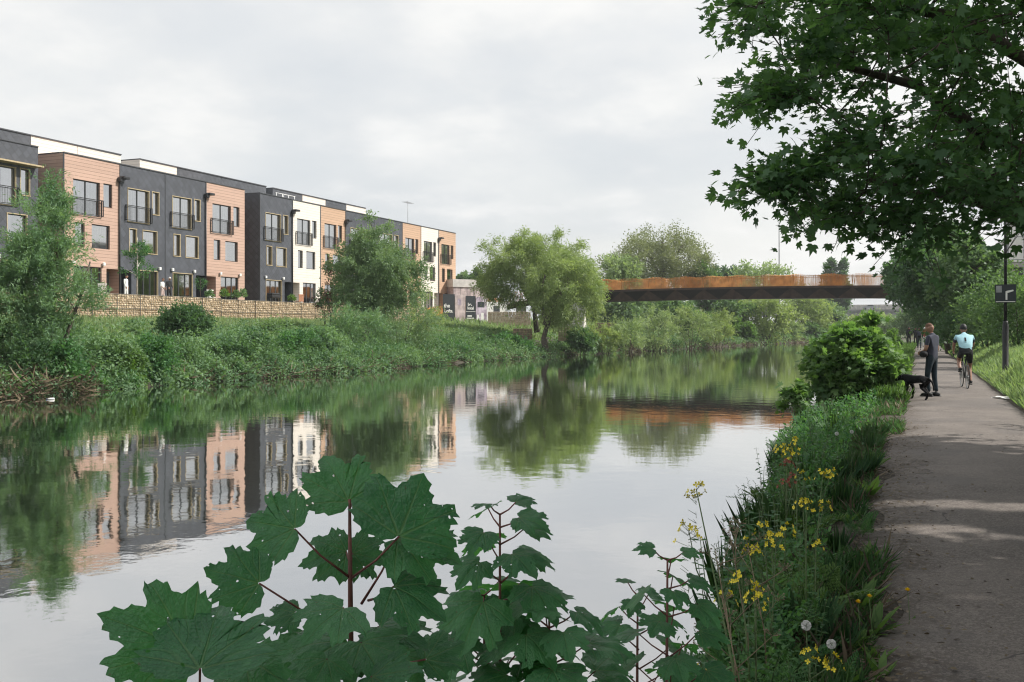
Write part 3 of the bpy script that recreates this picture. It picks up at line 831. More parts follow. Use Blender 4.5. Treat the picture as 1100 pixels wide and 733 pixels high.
garden_chair(-47.2, 69.5, 1.2, 'terracotta-coloured garden chair before the pink house by the gap', 'terracotta')
garden_chair(-47.2, 58.4, 4.2, 'white garden chair under the slim garden sapling', 'white_paint')
t = thing('barbecue', 'black barbecue on legs before the doors of the dark and pink houses', 'barbecue', (-47.2, 65.9, 3.44))
m = MB(); m.box(-.28, .28, -.55, .55, .62, .86, bev=.04); m.build('firebox', M['black_metal'], t)
m = MB(); m.box(-.27, .27, -.53, .53, .86, 1.02, bev=.05); m.build('lid', M['black_metal'], t)
for sx in (-1, 1):
    for sy in (-1, 1): m = MB(); m.bar((sx * .24, sy * .48, 0), (sx * .24, sy * .48, .62), .05); m.build('leg', M['black_metal'], t)
m = MB(); m.box(-.3, .3, .56, .95, .80, .83); m.build('side_shelf', M['black_metal'], t)
# ------------------------------------------------------------------ rusty footbridge
BY0, BY1 = 105.7, 108.9
def bz(x): return 4.52 + .25 * (1 - ((x + 15) / 22.0) ** 2)
fb = thing('footbridge', 'weathering steel footbridge with finned railings spanning the river', 'bridge', (0, 0, 0))
XA, XB, PIT = -36.0, 6.0, 3.0
nseg = int((XB - XA) / PIT)
m = MB()
for i in range(nseg):
    a, b = XA + i * PIT, XA + (i + 1) * PIT
    za, zb = bz(a) + 1.08, bz(b) + 1.08
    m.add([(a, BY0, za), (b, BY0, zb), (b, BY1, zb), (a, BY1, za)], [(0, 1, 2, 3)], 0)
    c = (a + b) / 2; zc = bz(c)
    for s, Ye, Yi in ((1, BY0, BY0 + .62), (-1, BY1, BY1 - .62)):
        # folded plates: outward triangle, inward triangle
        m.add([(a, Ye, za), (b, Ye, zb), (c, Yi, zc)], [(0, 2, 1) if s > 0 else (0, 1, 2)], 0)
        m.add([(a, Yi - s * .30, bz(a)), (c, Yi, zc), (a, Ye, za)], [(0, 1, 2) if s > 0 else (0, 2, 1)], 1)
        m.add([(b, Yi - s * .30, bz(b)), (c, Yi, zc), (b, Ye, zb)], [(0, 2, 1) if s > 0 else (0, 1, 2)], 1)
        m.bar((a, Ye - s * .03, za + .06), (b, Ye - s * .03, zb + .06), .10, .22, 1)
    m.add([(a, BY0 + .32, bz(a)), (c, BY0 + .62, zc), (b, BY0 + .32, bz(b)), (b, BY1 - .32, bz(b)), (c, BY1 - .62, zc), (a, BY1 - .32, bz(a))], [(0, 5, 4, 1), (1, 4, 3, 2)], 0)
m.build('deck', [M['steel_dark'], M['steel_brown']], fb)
def railing(Y, root, xa, xb, zf, seed, name='railing', step=.088):
    r = random.Random(seed); m = MB(); n = int((xb - xa) / step)
    for i in range(n):
        x = xa + i * step; z = zf(x)
        ph = math.sin(x * .9) * .5 + math.sin(x * .37 + 1) * .4
        lean = .10 * math.sin(x * 1.3) + r.uniform(-.02, .02)
        ca, sa = math.cos(ph), math.sin(ph)
        h = 1.22 + .06 * math.sin(x * 2.1) + r.uniform(-.03, .03)
        c = np.array((x + lean / 2, Y, z + h / 2)); az = unit(np.array((lean, 0, h)))
        ay = np.array((sa * .75, ca, 0)); ay = unit(ay - az * (ay @ az)); ax = np.cross(ay, az)
        m.obox(c, ax, ay, az, .009, .055, h / 2)
    m.bar((xa, Y, zf(xa) + 1.08), (xb, Y, zf(xb) + 1.08), .06, .04) if abs(zf(xa) - zf(xb)) > .5 else [m.bar((xa + (xb - xa) * k / 12, Y, zf(xa + (xb - xa) * k / 12) + 1.08), (xa + (xb - xa) * (k + 1) / 12, Y, zf(xa + (xb - xa) * (k + 1) / 12) + 1.08), .06, .045) for k in range(12)]
    for i in range(int((xb - xa) / 3) + 1):
        x = xa + i * 3; m.bar((x, Y, zf(x)), (x, Y, zf(x) + 1.15), .05)
    return m.build(name, M['steel_rust'], root)
railing(BY0 + .02, fb, XA, XB, lambda x: bz(x) + 1.2, 1)
railing(BY1 - .02, fb, XA, XB, lambda x: bz(x) + 1.2, 2)
m = MB()
pz = 1.6
m.prism([(-37.2, 106.2, pz), (-34.9, 106.2, pz), (-35.1, 106.2, 4.62), (-35.9, 106.2, 4.62)], (0, 106.2, 0), (0, 108.4, 0))
m.build('pier', M['concrete_pale'], fb)
m = MB(); m.box(3.8, 6.2, 105.4, 109.2, .6, 4.6); m.build('abutment', M['concrete'], fb)
rp = thing('bridge_ramp', 'sloping rusty ramp that climbs to the far end of the footbridge', 'ramp', (0, 0, 0))
rz = lambda x: 5.78 + (x + 36) * .165
m = MB(); m.bar((-54, 107.3, rz(-54) - .25), (-36.02, 107.3, rz(-36) - .25), 3.2, .4); m.build('ramp_slab', M['steel_brown'], rp)
railing(BY0 + .02, rp, -54, -36.1, lambda x: rz(x) - .02, 3, 'railing', .16); railing(BY1 - .02, rp, -54, -36.1, lambda x: rz(x) - .02, 4, 'railing', .16)
for x in (-49.5, -42.5):
    m = MB(); m.box(x - .3, x + .3, 106.4, 108.2, 1.8, rz(x) - .47); m.build('support', M['concrete'], rp)

# ------------------------------------------------------------------ road bridge far behind, with its car
rb = thing('road_bridge', 'grey concrete road bridge seen below the rusty footbridge', 'bridge', (0, 330, 0))
m = MB(); m.box(-75, 70, -5, 5, 6.9, 7.5); m.box(-75, 70, -4.6, -3.2, 5.4, 6.9); m.box(-75, 70, -.7, .7, 5.4, 6.9); m.box(-75, 70, 3.2, 4.6, 5.4, 6.9)
m.build('deck', M['concrete_dark'], rb)
m = MB(); m.box(-75, 70, 4.7, 5.0, 7.5, 9.2); m.build('parapet', M['concrete'], rb)
m = MB()
for z in (7.9, 8.3): m.box(-75, 70, -4.9, -4.82, z, z + .07)
for i in range(73): m.box(-75 + 2 * i, -74.9 + 2 * i, -4.98, -4.9, 7.5, 8.45)
m.build('guard_rail', M['grey_metal'], rb)
for x in (-62, -38, 30, 56): m = MB(); m.box(x - 1, x + 1, -4, 4, -1.5, 5.4); m.build('pier', M['concrete_dark'], rb)
cx = -13.5
car = thing('car', 'silver hatchback driving over the concrete road bridge', 'car', (cx, 328.2, 7.5))
m = MB()
prof = [(-2.1, .35), (-2.12, .75), (-1.9, .95), (-1.05, 1.02), (-.45, 1.42), (.9, 1.46), (1.7, 1.05), (2.05, .9), (2.1, .4)]
m.prism([(x, -.82, z) for x, z in prof], (0, 0, 0), (0, 1.64, 0)); m.build('body', M['car_grey'], car)
m = MB()
for s in (-.83, .825): m = MB(); m.prism([(-.85, s, 1.05), (-.42, s, 1.36), (.85, s, 1.39), (1.4, s, 1.05)], (0, 0, 0), (0, .006, 0)); m.build('side_window', M['glass_dark'], car)
for x in (-1.3, 1.3):
    for s in (-.84, .64):
        m = MB(); m.lathe([(.05, 0), (.31, 0), (.31, .2), (.05, .2)], (x, s, .32), 14, 0, True, 'y'); m.build('wheel', M['rubber'], car)

# ------------------------------------------------------------------ site hoarding, low walls, cabin beyond the terrace
def text_mesh(s, size, mt, parent, loc, name='lettering'):
    cu = bpy.data.curves.new('txt', 'FONT'); cu.body = s; cu.size = size; cu.extrude = .006; cu.space_character = .95; cu.offset = .012
    ob = bpy.data.objects.new('txt', cu); COL.objects.link(ob)
    dg = bpy.context.evaluated_depsgraph_get(); me = bpy.data.meshes.new_from_object(ob.evaluated_get(dg))
    bpy.data.objects.remove(ob)
    me.materials.clear(); me.materials.append(mt)
    o = obj_of(name, me, parent, loc); o.rotation_euler = (R(90), 0, 0)
    return o
HD = 106.0
p0 = P(476, 349.5, HD); p1 = P(524, 349.5, HD)
ang = math.atan2(p1[1] - p0[1], p1[0] - p0[0]) + R(30)
def along(px):
    """distance along the hoarding line at which it is seen in column px"""
    d = np.array((math.cos(ang), math.sin(ang), 0)); k = (px - 550) / FPX
    n = RT - k * FW
    return -((p0 - CAM) @ n) / (d @ n)
def panel(px0, px1, ytop, label, mt, dz=0):
    t0_, t1_ = along(px0), along(px1); a = p0 + t0_ * np.array((math.cos(ang), math.sin(ang), 0)); wd = t1_ - t0_; hh = (350 - ytop) * HD / FPX
    t = thing('hoarding_panel', label, 'hoarding', (a[0], a[1], a[2] - .15), ang, 'site hoarding beyond the terrace')
    m = MB(); m.box(0.01, wd - .01, 0, .06, 0, hh + .15); m.build('board', mt, t)
    m = MB(); m.bar((.1, .12, 0), (.1, .12, hh), .1); m.bar((wd - .1, .12, 0), (wd - .1, .12, hh), .1); m.build('post', M['timber'], t)
    return t, wd, hh
t, wd, hh = panel(476, 488.6, 316.5, 'black hoarding panel with white staggered lettering beside the end house', M['board_black'])
text_mesh('the', .58, M['white_paint'], t, (.08, -.012, 2.05)); text_mesh('Lofts.', .50, M['white_paint'], t, (.26 - .12, -.012, 1.52))
m = MB(); m.box(.12, .85, -.012, -.001, .62, .70); m.box(.12, .34, -.012, -.001, .30, .40); m.build('small_print', M['white_paint'], t)
t, wd, hh = panel(488.9, 500, 317, 'pale pinkish printed hoarding panel between the two black ones', M['board_pink'])
m = MB(); m.box(.3, .75, -.01, -.001, 2.3, 3.0); m.build('printed_window', M['board_mauve'], t)
t, wd, hh = panel(500.3, 511, 318, 'black hoarding panel with two stacked blocks of white words', M['board_black'])
text_mesh('be.', .46, M['white_paint'], t, (.24, -.012, 2.25)); text_mesh('local', .44, M['white_paint'], t, (.20, -.012, 1.86))
m = MB(); m.box(.02, wd - .02, -.012, -.001, 1.60, 1.64); m.box(.2, .75, -.012, -.001, 1.08, 1.22); m.box(.1, .98, -.012, -.001, .86, .96); m.box(.18, .95, -.012, -.001, .5, .62); m.build('small_print', M['white_paint'], t)
t, wd, hh = panel(511.3, 523, 319, 'mauve picture hoarding panel at the right end of the row', M['board_mauve'])
m = MB(); m.box(.2, 1.05, -.01, -.001, 2.1, 2.7); m.build('dark_print', M['board_black'], t)
m = MB(); m.box(.12, .35, -.01, -.001, .2, 1.3); m.box(.62, .95, -.01, -.001, .2, 1.5); m.build('pale_print', M['white_paint'], t)
# flat-roofed pale unit behind the hoarding
a = P(487, 340, 122)
t = thing('site_building', 'low pale flat-roofed building with panel joints behind the hoarding', 'building', (a[0], a[1], 2.2), ang)
wdt = (524 - 487) * 122 / FPX * 1.12
m = MB(); m.box(0, wdt, 0, 5, 0, 4.55); m.build('wall', M['board_pink'], t)
m = MB()
for i in range(6): m.box(wdt * i / 5 - .02 + (.03 if i == 0 else 0), wdt * i / 5 + .02, -.02, 0.0, .1, 4.5)
m.build('joint_strip', M['coping'], t)
m = MB(); m.box(-.1, wdt * .68, -.1, 5.1, 4.55, 5.5); m.build('roof', M['concrete_pale'], t)
a = P(521, 337, 112)
t = thing('site_cabin', 'white site cabin partly hidden between the hoarding and the ramp', 'cabin', (a[0], a[1], 2.3), ang)
m = MB(); m.box(0, 2.9, 0, 2.4, .12, 2.35, bev=.05); m.build('body', M['white_paint'], t)
m = MB(); m.box(1.1, 1.9, -.02, 0.0, 1.2, 1.9); m.build('window', M['glass_dark'], t)
m = MB(); m.box(.2, 2.7, .2, 2.2, 0, .12); m.build('skid', M['black_metal'], t)
def stone_wall(px0, px1, py0, py1, D, label, mt, seed, course=.22, depth=.9):
    a = P(px0, py1, D); b = P(px1, py1, D)
    L = float(np.linalg.norm(b - a)); H = (py1 - py0) * D / FPX
    t = thing('stone_wall', label, 'wall', (a[0], a[1], a[2] - .4), math.atan2(b[1] - a[1], b[0] - a[0]))
    r = random.Random(seed); m = MB(); z = 0
    H += .4
    while z < H - .05:
        h = min(course * r.uniform(.85, 1.15), H - z); y = 0
        while y < L - .05:
            wd = min(r.uniform(.3, .6), L - y)
            m.box(y + .012, y + wd - .012, r.uniform(-.03, .02), depth, z + .01, z + h - .008, bev=.02); y += wd
        z += h
    m.build('stone_blocks', mt, t)
stone_wall(524, 570, 335, 350, 104, 'long buff stone wall below the bridge ramp', M['brick_buff'], 1)
stone_wall(449, 475, 354.5, 363, 80, 'low brownish-buff brick wall on the bank below the hoarding', M['brick_red'], 2, .15)
stone_wall(600, 612, 352, 362, 88, 'small buff stone block beside the leaning willow trunk', M['brick_buff'], 3)
stone_wall(551, 572, 352.5, 360, 86, 'dark weathered stone block behind the willow trunks', M['brick_red'], 4, .2)
stone_wall(640, 662, 347, 356, 100, 'brownish rubble wall under the footbridge near the white pier', M['brick_red'], 5, .2)
# mast
a = P(837, 353, 200)
t = thing('lighting_mast', 'thin tall lighting mast rising behind the footbridge', 'mast', (a[0], a[1], 1.5))
m = MB(); m.tube([(0, 0, 0), (0, 0, 12), (0, 0, 28.8)], [.17, .13, .08], 8); m.build('pole', M['grey_metal'], t)
m = MB(); m.box(-.6, .6, -.12, .12, 28.7, 28.95); m.build('lamp_head', M['grey_metal'], t)
# building behind the right-hand trees
t = thing('office_block', 'grey and white office block showing between the right-hand trees', 'building', (9.2, 118, 2))
m = MB()
for i, z in enumerate((0, 3.2, 6.4, 9.6, 12.8)): m.box(0, 34, 0, 12, z - .25, z + .25)
for x in (0, 5.6, 11.2, 16.8, 22.4, 28): m.box(x, x + .5, .2, .7, 0, 12.8)
m.build('frame', M['concrete'], t)
m = MB(); m.box(.3, 33, 1.5, 11.9, 0, 12.7); m.build('wall', M['door_grey'], t)
m = MB(); m.box(-.1, 2.9, -.06, .15, 6.7, 10.5); m.box(4.6, 9, -.06, .15, 9.7, 10.7); m.build('white_panel', M['white_paint'], t)
m = MB(); m.box(2.9, 9, -.05, .15, 3.0, 6.3); m.box(9.0, 12, -.05, .16, 8.0, 10.9); m.build('brick_panel', M['brick_red'], t)
m = MB()
for x in (1.2, 4.2, 7.2): m.tube([(x, -.9, 0), (x, -.9, 12)], .05, 6)
for z in (4.5, 6.9, 9.3): m.tube([(0, -.9, z), (8, -.9, z)], .045, 6)
m.build('scaffolding', M['grey_metal'], t)

# ------------------------------------------------------------------ lamp posts
def lamp(x, y, label, top=6.2, arm=.55):
    z = float(ground_z(x, y)) - .1
    t = thing('street_lamp', label, 'lamp post', (x, y, z), 0, 'lamp posts along the towpath')
    m = MB(); m.lathe([(.105, 0), (.105, .12), (.085, .14), (.085, 1.62), (.068, 1.68), (.068, 1.74)], n=14); m.build('base', M['black_metal'], t)
    m = MB(); m.tube([(0, 0, 1.70), (0, 0, top)], [.048, .036], 10); m.tube([(0, 0, top - .04), (-arm, 0, top + .06)], .028, 8); m.build('pole', M['black_metal'], t)
    m = MB(); m.box(-arm - .38, -arm + .02, -.11, .11, top + .02, top + .12, bev=.03); h = m.build('lamp_head', M['grey_metal'], t)
    m = MB(); m.box(-arm - .34, -arm - .02, -.085, .085, top + .0, top + .022); m.build('lens', M['lampglass'], h)
    return t
lamp(2.45, 33.0, 'black lamp post carrying a square black sign, nearest on the right verge')
lamp(2.12, 67.0, 'slim dark lamp post past the cyclist, top against the dark trees')
lamp(2.2, 92.0, 'farthest lamp post, half lost in the shade beside the walkers')
t = thing('path_sign', 'square black sign with white shapes clamped to the nearest lamp post', 'sign', (2.45, 33.0, 2.30), R(-3))
m = MB(); m.box(-.28, .28, -.085, -.065, .12, .66); m.build('panel', M['board_black'], t)
m = MB(); m.prism([(q[0], -.093, q[1]) for q in ((.0, .20), (.05, .20), (.05, .40), (.22, .46), (.20, .50), (.04, .47), (0, .45))], (0, 0, 0), (0, .007, 0)); m.box(-.26, .26, -.092, -.086, .135, .155); m.build('white_mark', M['white_paint'], t)
m = MB(); m.box(-.25, -.1, -.092, -.086, .42, .62); m.build('grey_picture', M['grey_metal'], t)
m = MB(); m.box(-.07, .07, -.065, .07, .2, .24); m.box(-.07, .07, -.065, .07, .54, .58); m.build('clamp', M['grey_metal'], t)
# ------------------------------------------------------------------ trees and shrubs
def grow(name, label, cat, base, stems, crown, n_cl, twigs, leaves, leaf, kind, tmpl=RHOMB, bark='bark', trunk_r=.15, twig_len=1.0, up=.4, droop=.2,
         spread=.10, group=None, seed=1, shell=.55, limb_n=5, twig_tubes=False, width=None, lobes=.22, upn=.5, targets=None, nolimb=False, flat=1.0, limb_k=1.0):
    """a thing = trunk (stems and limbs) + crown (leaves set along twigs)
    stems: list of point lists from the base; crown: list of (centre, radii) in world space"""
    r = np.random.default_rng(seed); base = np.array(base, float)
    t = thing(name, label, cat, base, 0, group)
    # clump targets
    if targets is None:
        vol = np.array([c[1][0] * c[1][1] * c[1][2] for c in crown]) ** .67; pick = r.choice(len(crown), n_cl, p=vol / vol.sum())
        d = unit(r.normal(size=(n_cl, 3)))
        ph = r.uniform(0, 6.28, 3)
        lob = 1 + lobes * (np.sin(d[:, 0] * 3.1 + ph[0]) * np.sin(d[:, 1] * 3.7 + ph[1]) + .8 * np.sin(d[:, 2] * 4.3 + ph[2]))
        rad = (shell + (1 - shell) * r.random(n_cl)) ** .8
        C = np.array([crown[i][0] for i in pick]); S = np.array([crown[i][1] for i in pick])
        T = C + d * S * (rad * lob)[:, None] * .86
    else:
        T = np.asarray(targets); C = np.broadcast_to(np.mean(T, 0), T.shape); n_cl = len(T)
    T = T - base; C = C - base
    m = MB(); allp = []
    for st in stems:
        st = [np.array(q, float) - base for q in st]
        n = len(st); rr = [trunk_r * (1 - .72 * i / (n - 1)) for i in range(n)]
        rr[0] *= 1.35
        m.tube(st, rr, 9)
        for i in range(n - 1):
            for k in range(6): allp.append((st[i] + (st[i + 1] - st[i]) * k / 6, trunk_r * (1 - .72 * (i + k / 6) / (n - 1))))
    AP = np.array([a[0] for a in allp]); AR = np.array([a[1] for a in allp])
    limb_end_dir = np.zeros((n_cl, 3)); starts = np.zeros((n_cl, 3))
    order = np.argsort([np.min(np.linalg.norm(AP - T[i], axis=1)) for i in range(n_cl)])
    for i in order:
        d3 = T[i] - AP; hd = np.hypot(d3[:, 0], d3[:, 1])
        score = np.linalg.norm(d3, axis=1) * (1 + .06 / (AR + .05)) + np.where(d3[:, 2] < .35 * hd, 2.5 * (.35 * hd - d3[:, 2]), 0)
        j = int(np.argmin(score)); A = AP[j]; ra = min(AR[j] * .72, limb_k * (.018 + .022 * np.linalg.norm(T[i] - A)))
        mid = (A + T[i]) / 2 + np.array([0, 0, .10 * hd[j]]) + r.normal(size=3) * .06 * np.linalg.norm(d3[j])
        starts[i] = mid; limb_end_dir[i] = unit(T[i] - mid)
        if not nolimb:
            q = [A + 0]
            for s_ in np.linspace(.2, 1, limb_n):
                q.append((1 - s_) ** 2 * A + 2 * s_ * (1 - s_) * mid + s_ ** 2 * T[i])
            rr_ = [max(.006, ra * (1 - .7 * k / limb_n)) for k in range(limb_n + 1)]
            m.tube(q, rr_, 5)
            AP = np.concatenate([AP, np.array(q[2:])]); AR = np.concatenate([AR, np.array(rr_[2:])])
    # twigs
    nt = n_cl * twigs; ci = np.repeat(np.arange(n_cl), twigs)
    back = r.random(nt)[:, None] ** 1.5 * .55
    S0 = T[ci] * (1 - back) + starts[ci] * back
    outd = unit(T[ci] - C[ci])
    dv = unit(outd * .7 + limb_end_dir[ci] * .4 + r.normal(size=(nt, 3)) * .62 + np.array([0, 0, up]))
    dv[:, 2] *= flat; dv = unit(dv)
    Lg = twig_len * r.uniform(.45, 1.15, nt)
    if twig_tubes:
        for i in range(nt):
            q = [S0[i] + dv[i] * Lg[i] * s_ + np.array([0, 0, -droop * Lg[i] * s_ * s_]) for s_ in (0, .45, .88)]
            m.tube(q, [.35 * leaf * .12, .3 * leaf * .1, .003], 3, cap=False)
    m.build('trunk', M[bark], t)
    nl = nt * leaves; ti = np.repeat(np.arange(nt), leaves)
    s_ = r.random(nl) ** .65
    pos = S0[ti] + dv[ti] * (Lg[ti] * s_)[:, None] + r.normal(size=(nl, 3)) * spread
    pos[:, 2] -= droop * Lg[ti] * s_ * s_
    d = unit(dv[ti] * .7 + r.normal(size=(nl, 3)) * .6 + np.array([0, 0, -droop * 1.2]))
    nr = unit(r.normal(size=(nl, 3)) * .8 + np.array([0, 0, upn]))
    sz = leaf * r.uniform(.65, 1.25, nl)
    tint = np.clip(np.repeat(r.random(n_cl), twigs * leaves) * .45 + r.random(nl) * .55, 0, 1)
    if group == 'maples shading the path':
        # gaps in the crowns that let a few streaks of sun through to the path
        q = pos + base; ts = np.array(to_sun); S_ = q - ts * (q[:, 2:3] / ts[2])
        gap = np.zeros(nl, bool)
        for (cx_, cy_, rx_, ry_) in ((.85, 10.1, 1.5, .42), (.2, 8.8, .75, .30), (1.4, 9.35, .5, .10), (.6, 6.6, .5, .14), (1.2, 12.6, .6, .12), (-.1, 9.5, .3, .10), (.4, 7.6, .3, .06)):
            gap |= ((S_[:, 0] - cx_) / rx_) ** 2 + ((S_[:, 1] - cy_ - .05 * np.sin(S_[:, 0] * 7)) / ry_) ** 2 < r.uniform(.5, 1.5, nl)
        gap &= q[:, 2] > 2.5; k_ = ~gap
        pos, d, nr, sz, tint = pos[k_], d[k_], nr[k_], sz[k_], tint[k_]
    obj_of('crown', card_mesh('crown', M[kind], pos, d, nr, sz, tmpl, None if width is None else sz * width, tint), t)
    return t
def pt(x, y, D): return P(x, y, D)
def G(x, y): return np.array((x, y, float(ground_z(x, y)) - .08))
def gp(px, D, dx=0):
    q = P(px, HOR, D); return G(q[0] + dx, q[1])

def shrub(name, label, px, py_top, py_bot, half_w, D, kind, tmpl=RHOMB, leaf=.14, n=26, tw=9, lv=14, seed=1, up=.35, group=None, droop=.15, spread=.08, bark='bark', deep=None, tubes=False, base_z=None, upn=.5):
    """multi-stemmed bush given by where its top, foot and half width are seen"""
    s_ = D / FPX; top = zat(py_top, D); bot = zat(py_bot, D)
    b = P(px, HOR, D); base = np.array((b[0], b[1], float(ground_z(b[0], b[1])) - .1 if base_z is None else base_z))
    rw = half_w * s_; cz = (top + bot) / 2; rzz = (top - bot) / 2
    r = random.Random(seed)
    stems = []
    for k in range(4):
        a = k * 1.57 + r.uniform(-.5, .5)
        stems.append([base + np.array((.1 * math.cos(a), .1 * math.sin(a), 0)), base + np.array((.25 * rw * math.cos(a), .25 * rw * math.sin(a), (cz - base[2]) * .5)), np.array((b[0] + .5 * rw * math.cos(a), b[1] + .5 * rw * math.sin(a), cz + rzz * .2))])
    return grow(name, label, 'shrub' if name != 'bush' else 'bush', base, stems, [(np.array((b[0], b[1], cz)), np.array((rw, deep or rw, rzz)))], n, tw, lv, leaf, kind, tmpl, bark,
                max(.015, .012 * rw + .02), min(rw, rzz) * .65, up, droop, spread, group, seed, .35, 4, tubes, upn=upn)

# --- far bank, left to right
b = G(-30.3, 28.1); tp = lambda dx, dy, z: (b[0] + dx, b[1] + dy, z)
grow('willow_tree', 'feathery blue-green willow at the left, in front of the pink house', 'tree', b,
     [[b, tp(.1, .1, 1.5), tp(.25, .2, 3.6), tp(.2, .3, 5.4)], [b, tp(-.5, -.2, 1.4), tp(-.9, -.5, 3.2), tp(-1.0, -.6, 4.6)], [b, tp(.5, .4, 1.3), tp(.9, .7, 2.8), tp(1.1, 1.0, 4.2)]],
     [(tp(-.1, .1, 5.2), (.95, 1.0, 2.2)), (tp(.0, .1, 2.9), (1.4, 1.4, 2.2)), (tp(-.6, -.5, 3.2), (1.0, 1.1, 2.2)), (tp(.1, .0, 1.2), (1.1, 1.1, 1.0))], 125, 15, 24, .17, 'leaf_osier', LANCE, 'bark', .10, 1.15, .9, .18, .06, None, 21, .3, lobes=.35)
b2 = G(-31.6, 25.0); tp2 = lambda dx, dy, z: (b2[0] + dx, b2[1] + dy, z)
grow('willow_tree', 'bushy green willow cut by the left edge of the photo', 'tree', b2,
     [[b2, tp2(.1, 0, 1.5), tp2(.2, .2, 3.4), tp2(.1, .3, 5.0)]], [(tp2(0, 0, 3.2), (1.2, 1.3, 2.6))], 52, 15, 32, .17, 'leaf_osier', LANCE, 'bark', .10, .9, .7, .25, .08, None, 22, .4)
shrub('ivy_shrub', 'very dark dense shrub at the water under the left willow', 25, 348, 424, 52, 36.5, 'leaf_dark', OVAL, .13, 34, 10, 16, 23)
shrub('alder_shrub', 'dark rounded alder shrub standing alone below the gabion wall', 198, 327, 376, 23, 51, 'leaf_dark', OVAL, .15, 75, 11, 15, 24)
Ys, Ds = on_x(147, -47.3); b = np.array((-47.3, Ys, 3.4))
grow('garden_sapling', 'slim white-stemmed sapling in the garden before the slate house', 'tree', b, [[b, b + (0, .05, 2), b + (.05, 0, 4.2)]],
     [(b + (0, 0, 2.9), (.95, 1.0, 1.5))], 24, 8, 12, .13, 'leaf_herb', RHOMB, 'bark_pale', .055, .45, .3, .2, .08, None, 25, .3)
Ys, Ds = on_x(221, -47.3); b = np.array((-47.3, Ys - .6, 3.4))
grow('garden_sapling', 'very thin young tree by the door of the second slate house', 'tree', b, [[b, b + (0, .02, 1), b + (.02, 0, 1.9)]], [(b + (0, 0, 1.5), (.35, .4, .6))], 8, 5, 8, .10, 'leaf_herb', RHOMB, 'bark', .025, .3, .3, .2, .06, None, 26, .3)
# birch
Ys, Ds = on_x(400, -34.5); b = G(-34.5, Ys); q = lambda dx, dy, z: (b[0] + dx, b[1] + dy, z)
grow('birch_tree', 'tall dense grey-green tree covering the middle of the terrace', 'tree', b,
     [[b, q(0, .1, 2.5), q(.1, .1, 5.5), q(0, .2, 8.6)], [b, q(-.8, .3, 2.2), q(-1.5, .6, 4.6), q(-1.7, .8, 6.5)], [b, q(.8, .4, 2.4), q(1.4, 1.0, 4.5), q(1.6, 1.3, 6.4)]],
     [(q(0, .1, 6.9), (1.9, 2.0, 2.5)), (q(-.5, -.2, 4.8), (3.0, 3.0, 2.2)), (q(.7, .5, 4.8), (2.9, 2.9, 2.3))], 190, 15, 20, .15, 'leaf_birch', RHOMB, 'bark_grey', .15, 1.1, .35, .3, .12, None, 27, .4)
Ys, Ds = on_x(357, -38.5)
shrub('copper_shrub', 'tall copper-red leaved shrub left of the dense grey-green tree', 358, 279, 338, 17, Ds, 'leaf_red', RHOMB, .17, 22, 8, 10, 28)
shrub('copper_shrub', 'lower greenish bush under the copper-leaved shrub', 352, 300, 345, 17, Ds - 1, 'leaf_mid', RHOMB, .16, 16, 8, 9, 29)
shrub('sallow_bush', 'broad green sallow bush at the foot of the dense tree', 382, 328, 396, 34, 62, 'leaf_osier', LANCE, .26, 40, 10, 16, 30)
shrub('sallow_bush', 'grey-green sallow bush right of the dense tree, by the water', 430, 322, 390, 34, 66, 'leaf_birch', LANCE, .26, 36, 10, 16, 31)
shrub('sallow_bush', 'airy pale sallow bush in front of the white end house', 455, 312, 362, 22, 78, 'leaf_willow', LANCE, .28, 22, 9, 12, 32)
# willow pair
b = np.array((-28.9, 78.6, -.5)); B2 = P(577, 355, 92); B2[2] -= .2
crA = [(P(612, 312, 85), np.array((3.2, 3.2, 3.5))), (P(592, 300, 86), np.array((2.6, 2.6, 3.0)))]
grow('willow_tree', 'light green willow with a leaning trunk rooted at the water', 'tree', b,
     [[b, P(584, 363, 84.5), P(588, 349, 84.6), P(583, 335, 84.8), P(580, 318, 85), P(586, 295, 85.5)], [P(586, 350, 84.6), P(592, 335, 84.6), P(603, 315, 84.8), P(612, 300, 85)]],
     crA, 120, 13, 20, .30, 'leaf_willow', LANCE, 'bark', .26, 1.2, .15, .5, .15, None, 33, .4, lobes=.08, limb_k=.6)
grow('willow_tree', 'rounder light green willow behind and left of the leaning one', 'tree', B2,
     [[B2, P(574, 335, 92), P(568, 315, 91.5), P(566, 295, 91), P(562, 270, 91)], [P(571, 325, 91.7), P(560, 305, 91), P(545, 290, 90.6)], [P(568, 315, 91.5), P(585, 290, 91), P(600, 275, 90.6)]],
     [(P(552, 284, 90), np.array((3.3, 3.0, 3.4))), (P(585, 275, 90), np.array((3.7, 3.2, 3.0))), (P(605, 292, 90), np.array((2.6, 2.6, 2.6))), (P(535, 305, 90), np.array((1.7, 1.9, 2.2)))], 190, 13, 18, .30, 'leaf_willow', LANCE, 'bark', .22, 1.2, .25, .4, .15, None, 34, .4, lobes=.08, limb_k=.6)
b = gp(712, 152)
grow('ash_tree', 'large airy olive-green tree with dark limbs behind the footbridge', 'tree', b,
     [[b, P(713, 318, 152), P(711, 300, 152), P(700, 280, 151), P(690, 262, 151)], [P(711, 306, 152), P(716, 285, 152), P(735, 262, 152)], [P(711, 300, 152), P(711, 280, 152), P(712, 255, 151)]],
     [(P(706, 280, 152), np.array((7.6, 6.5, 5.6))), (P(690, 290, 151), np.array((5.8, 5.6, 4.6))), (P(728, 288, 152), np.array((5.6, 5.6, 5.0)))], 250, 11, 12, .30, 'leaf_ash', RHOMB, 'bark_grey', .40, 2.4, .35, .2, .32, None, 35, .55, lobes=.12)
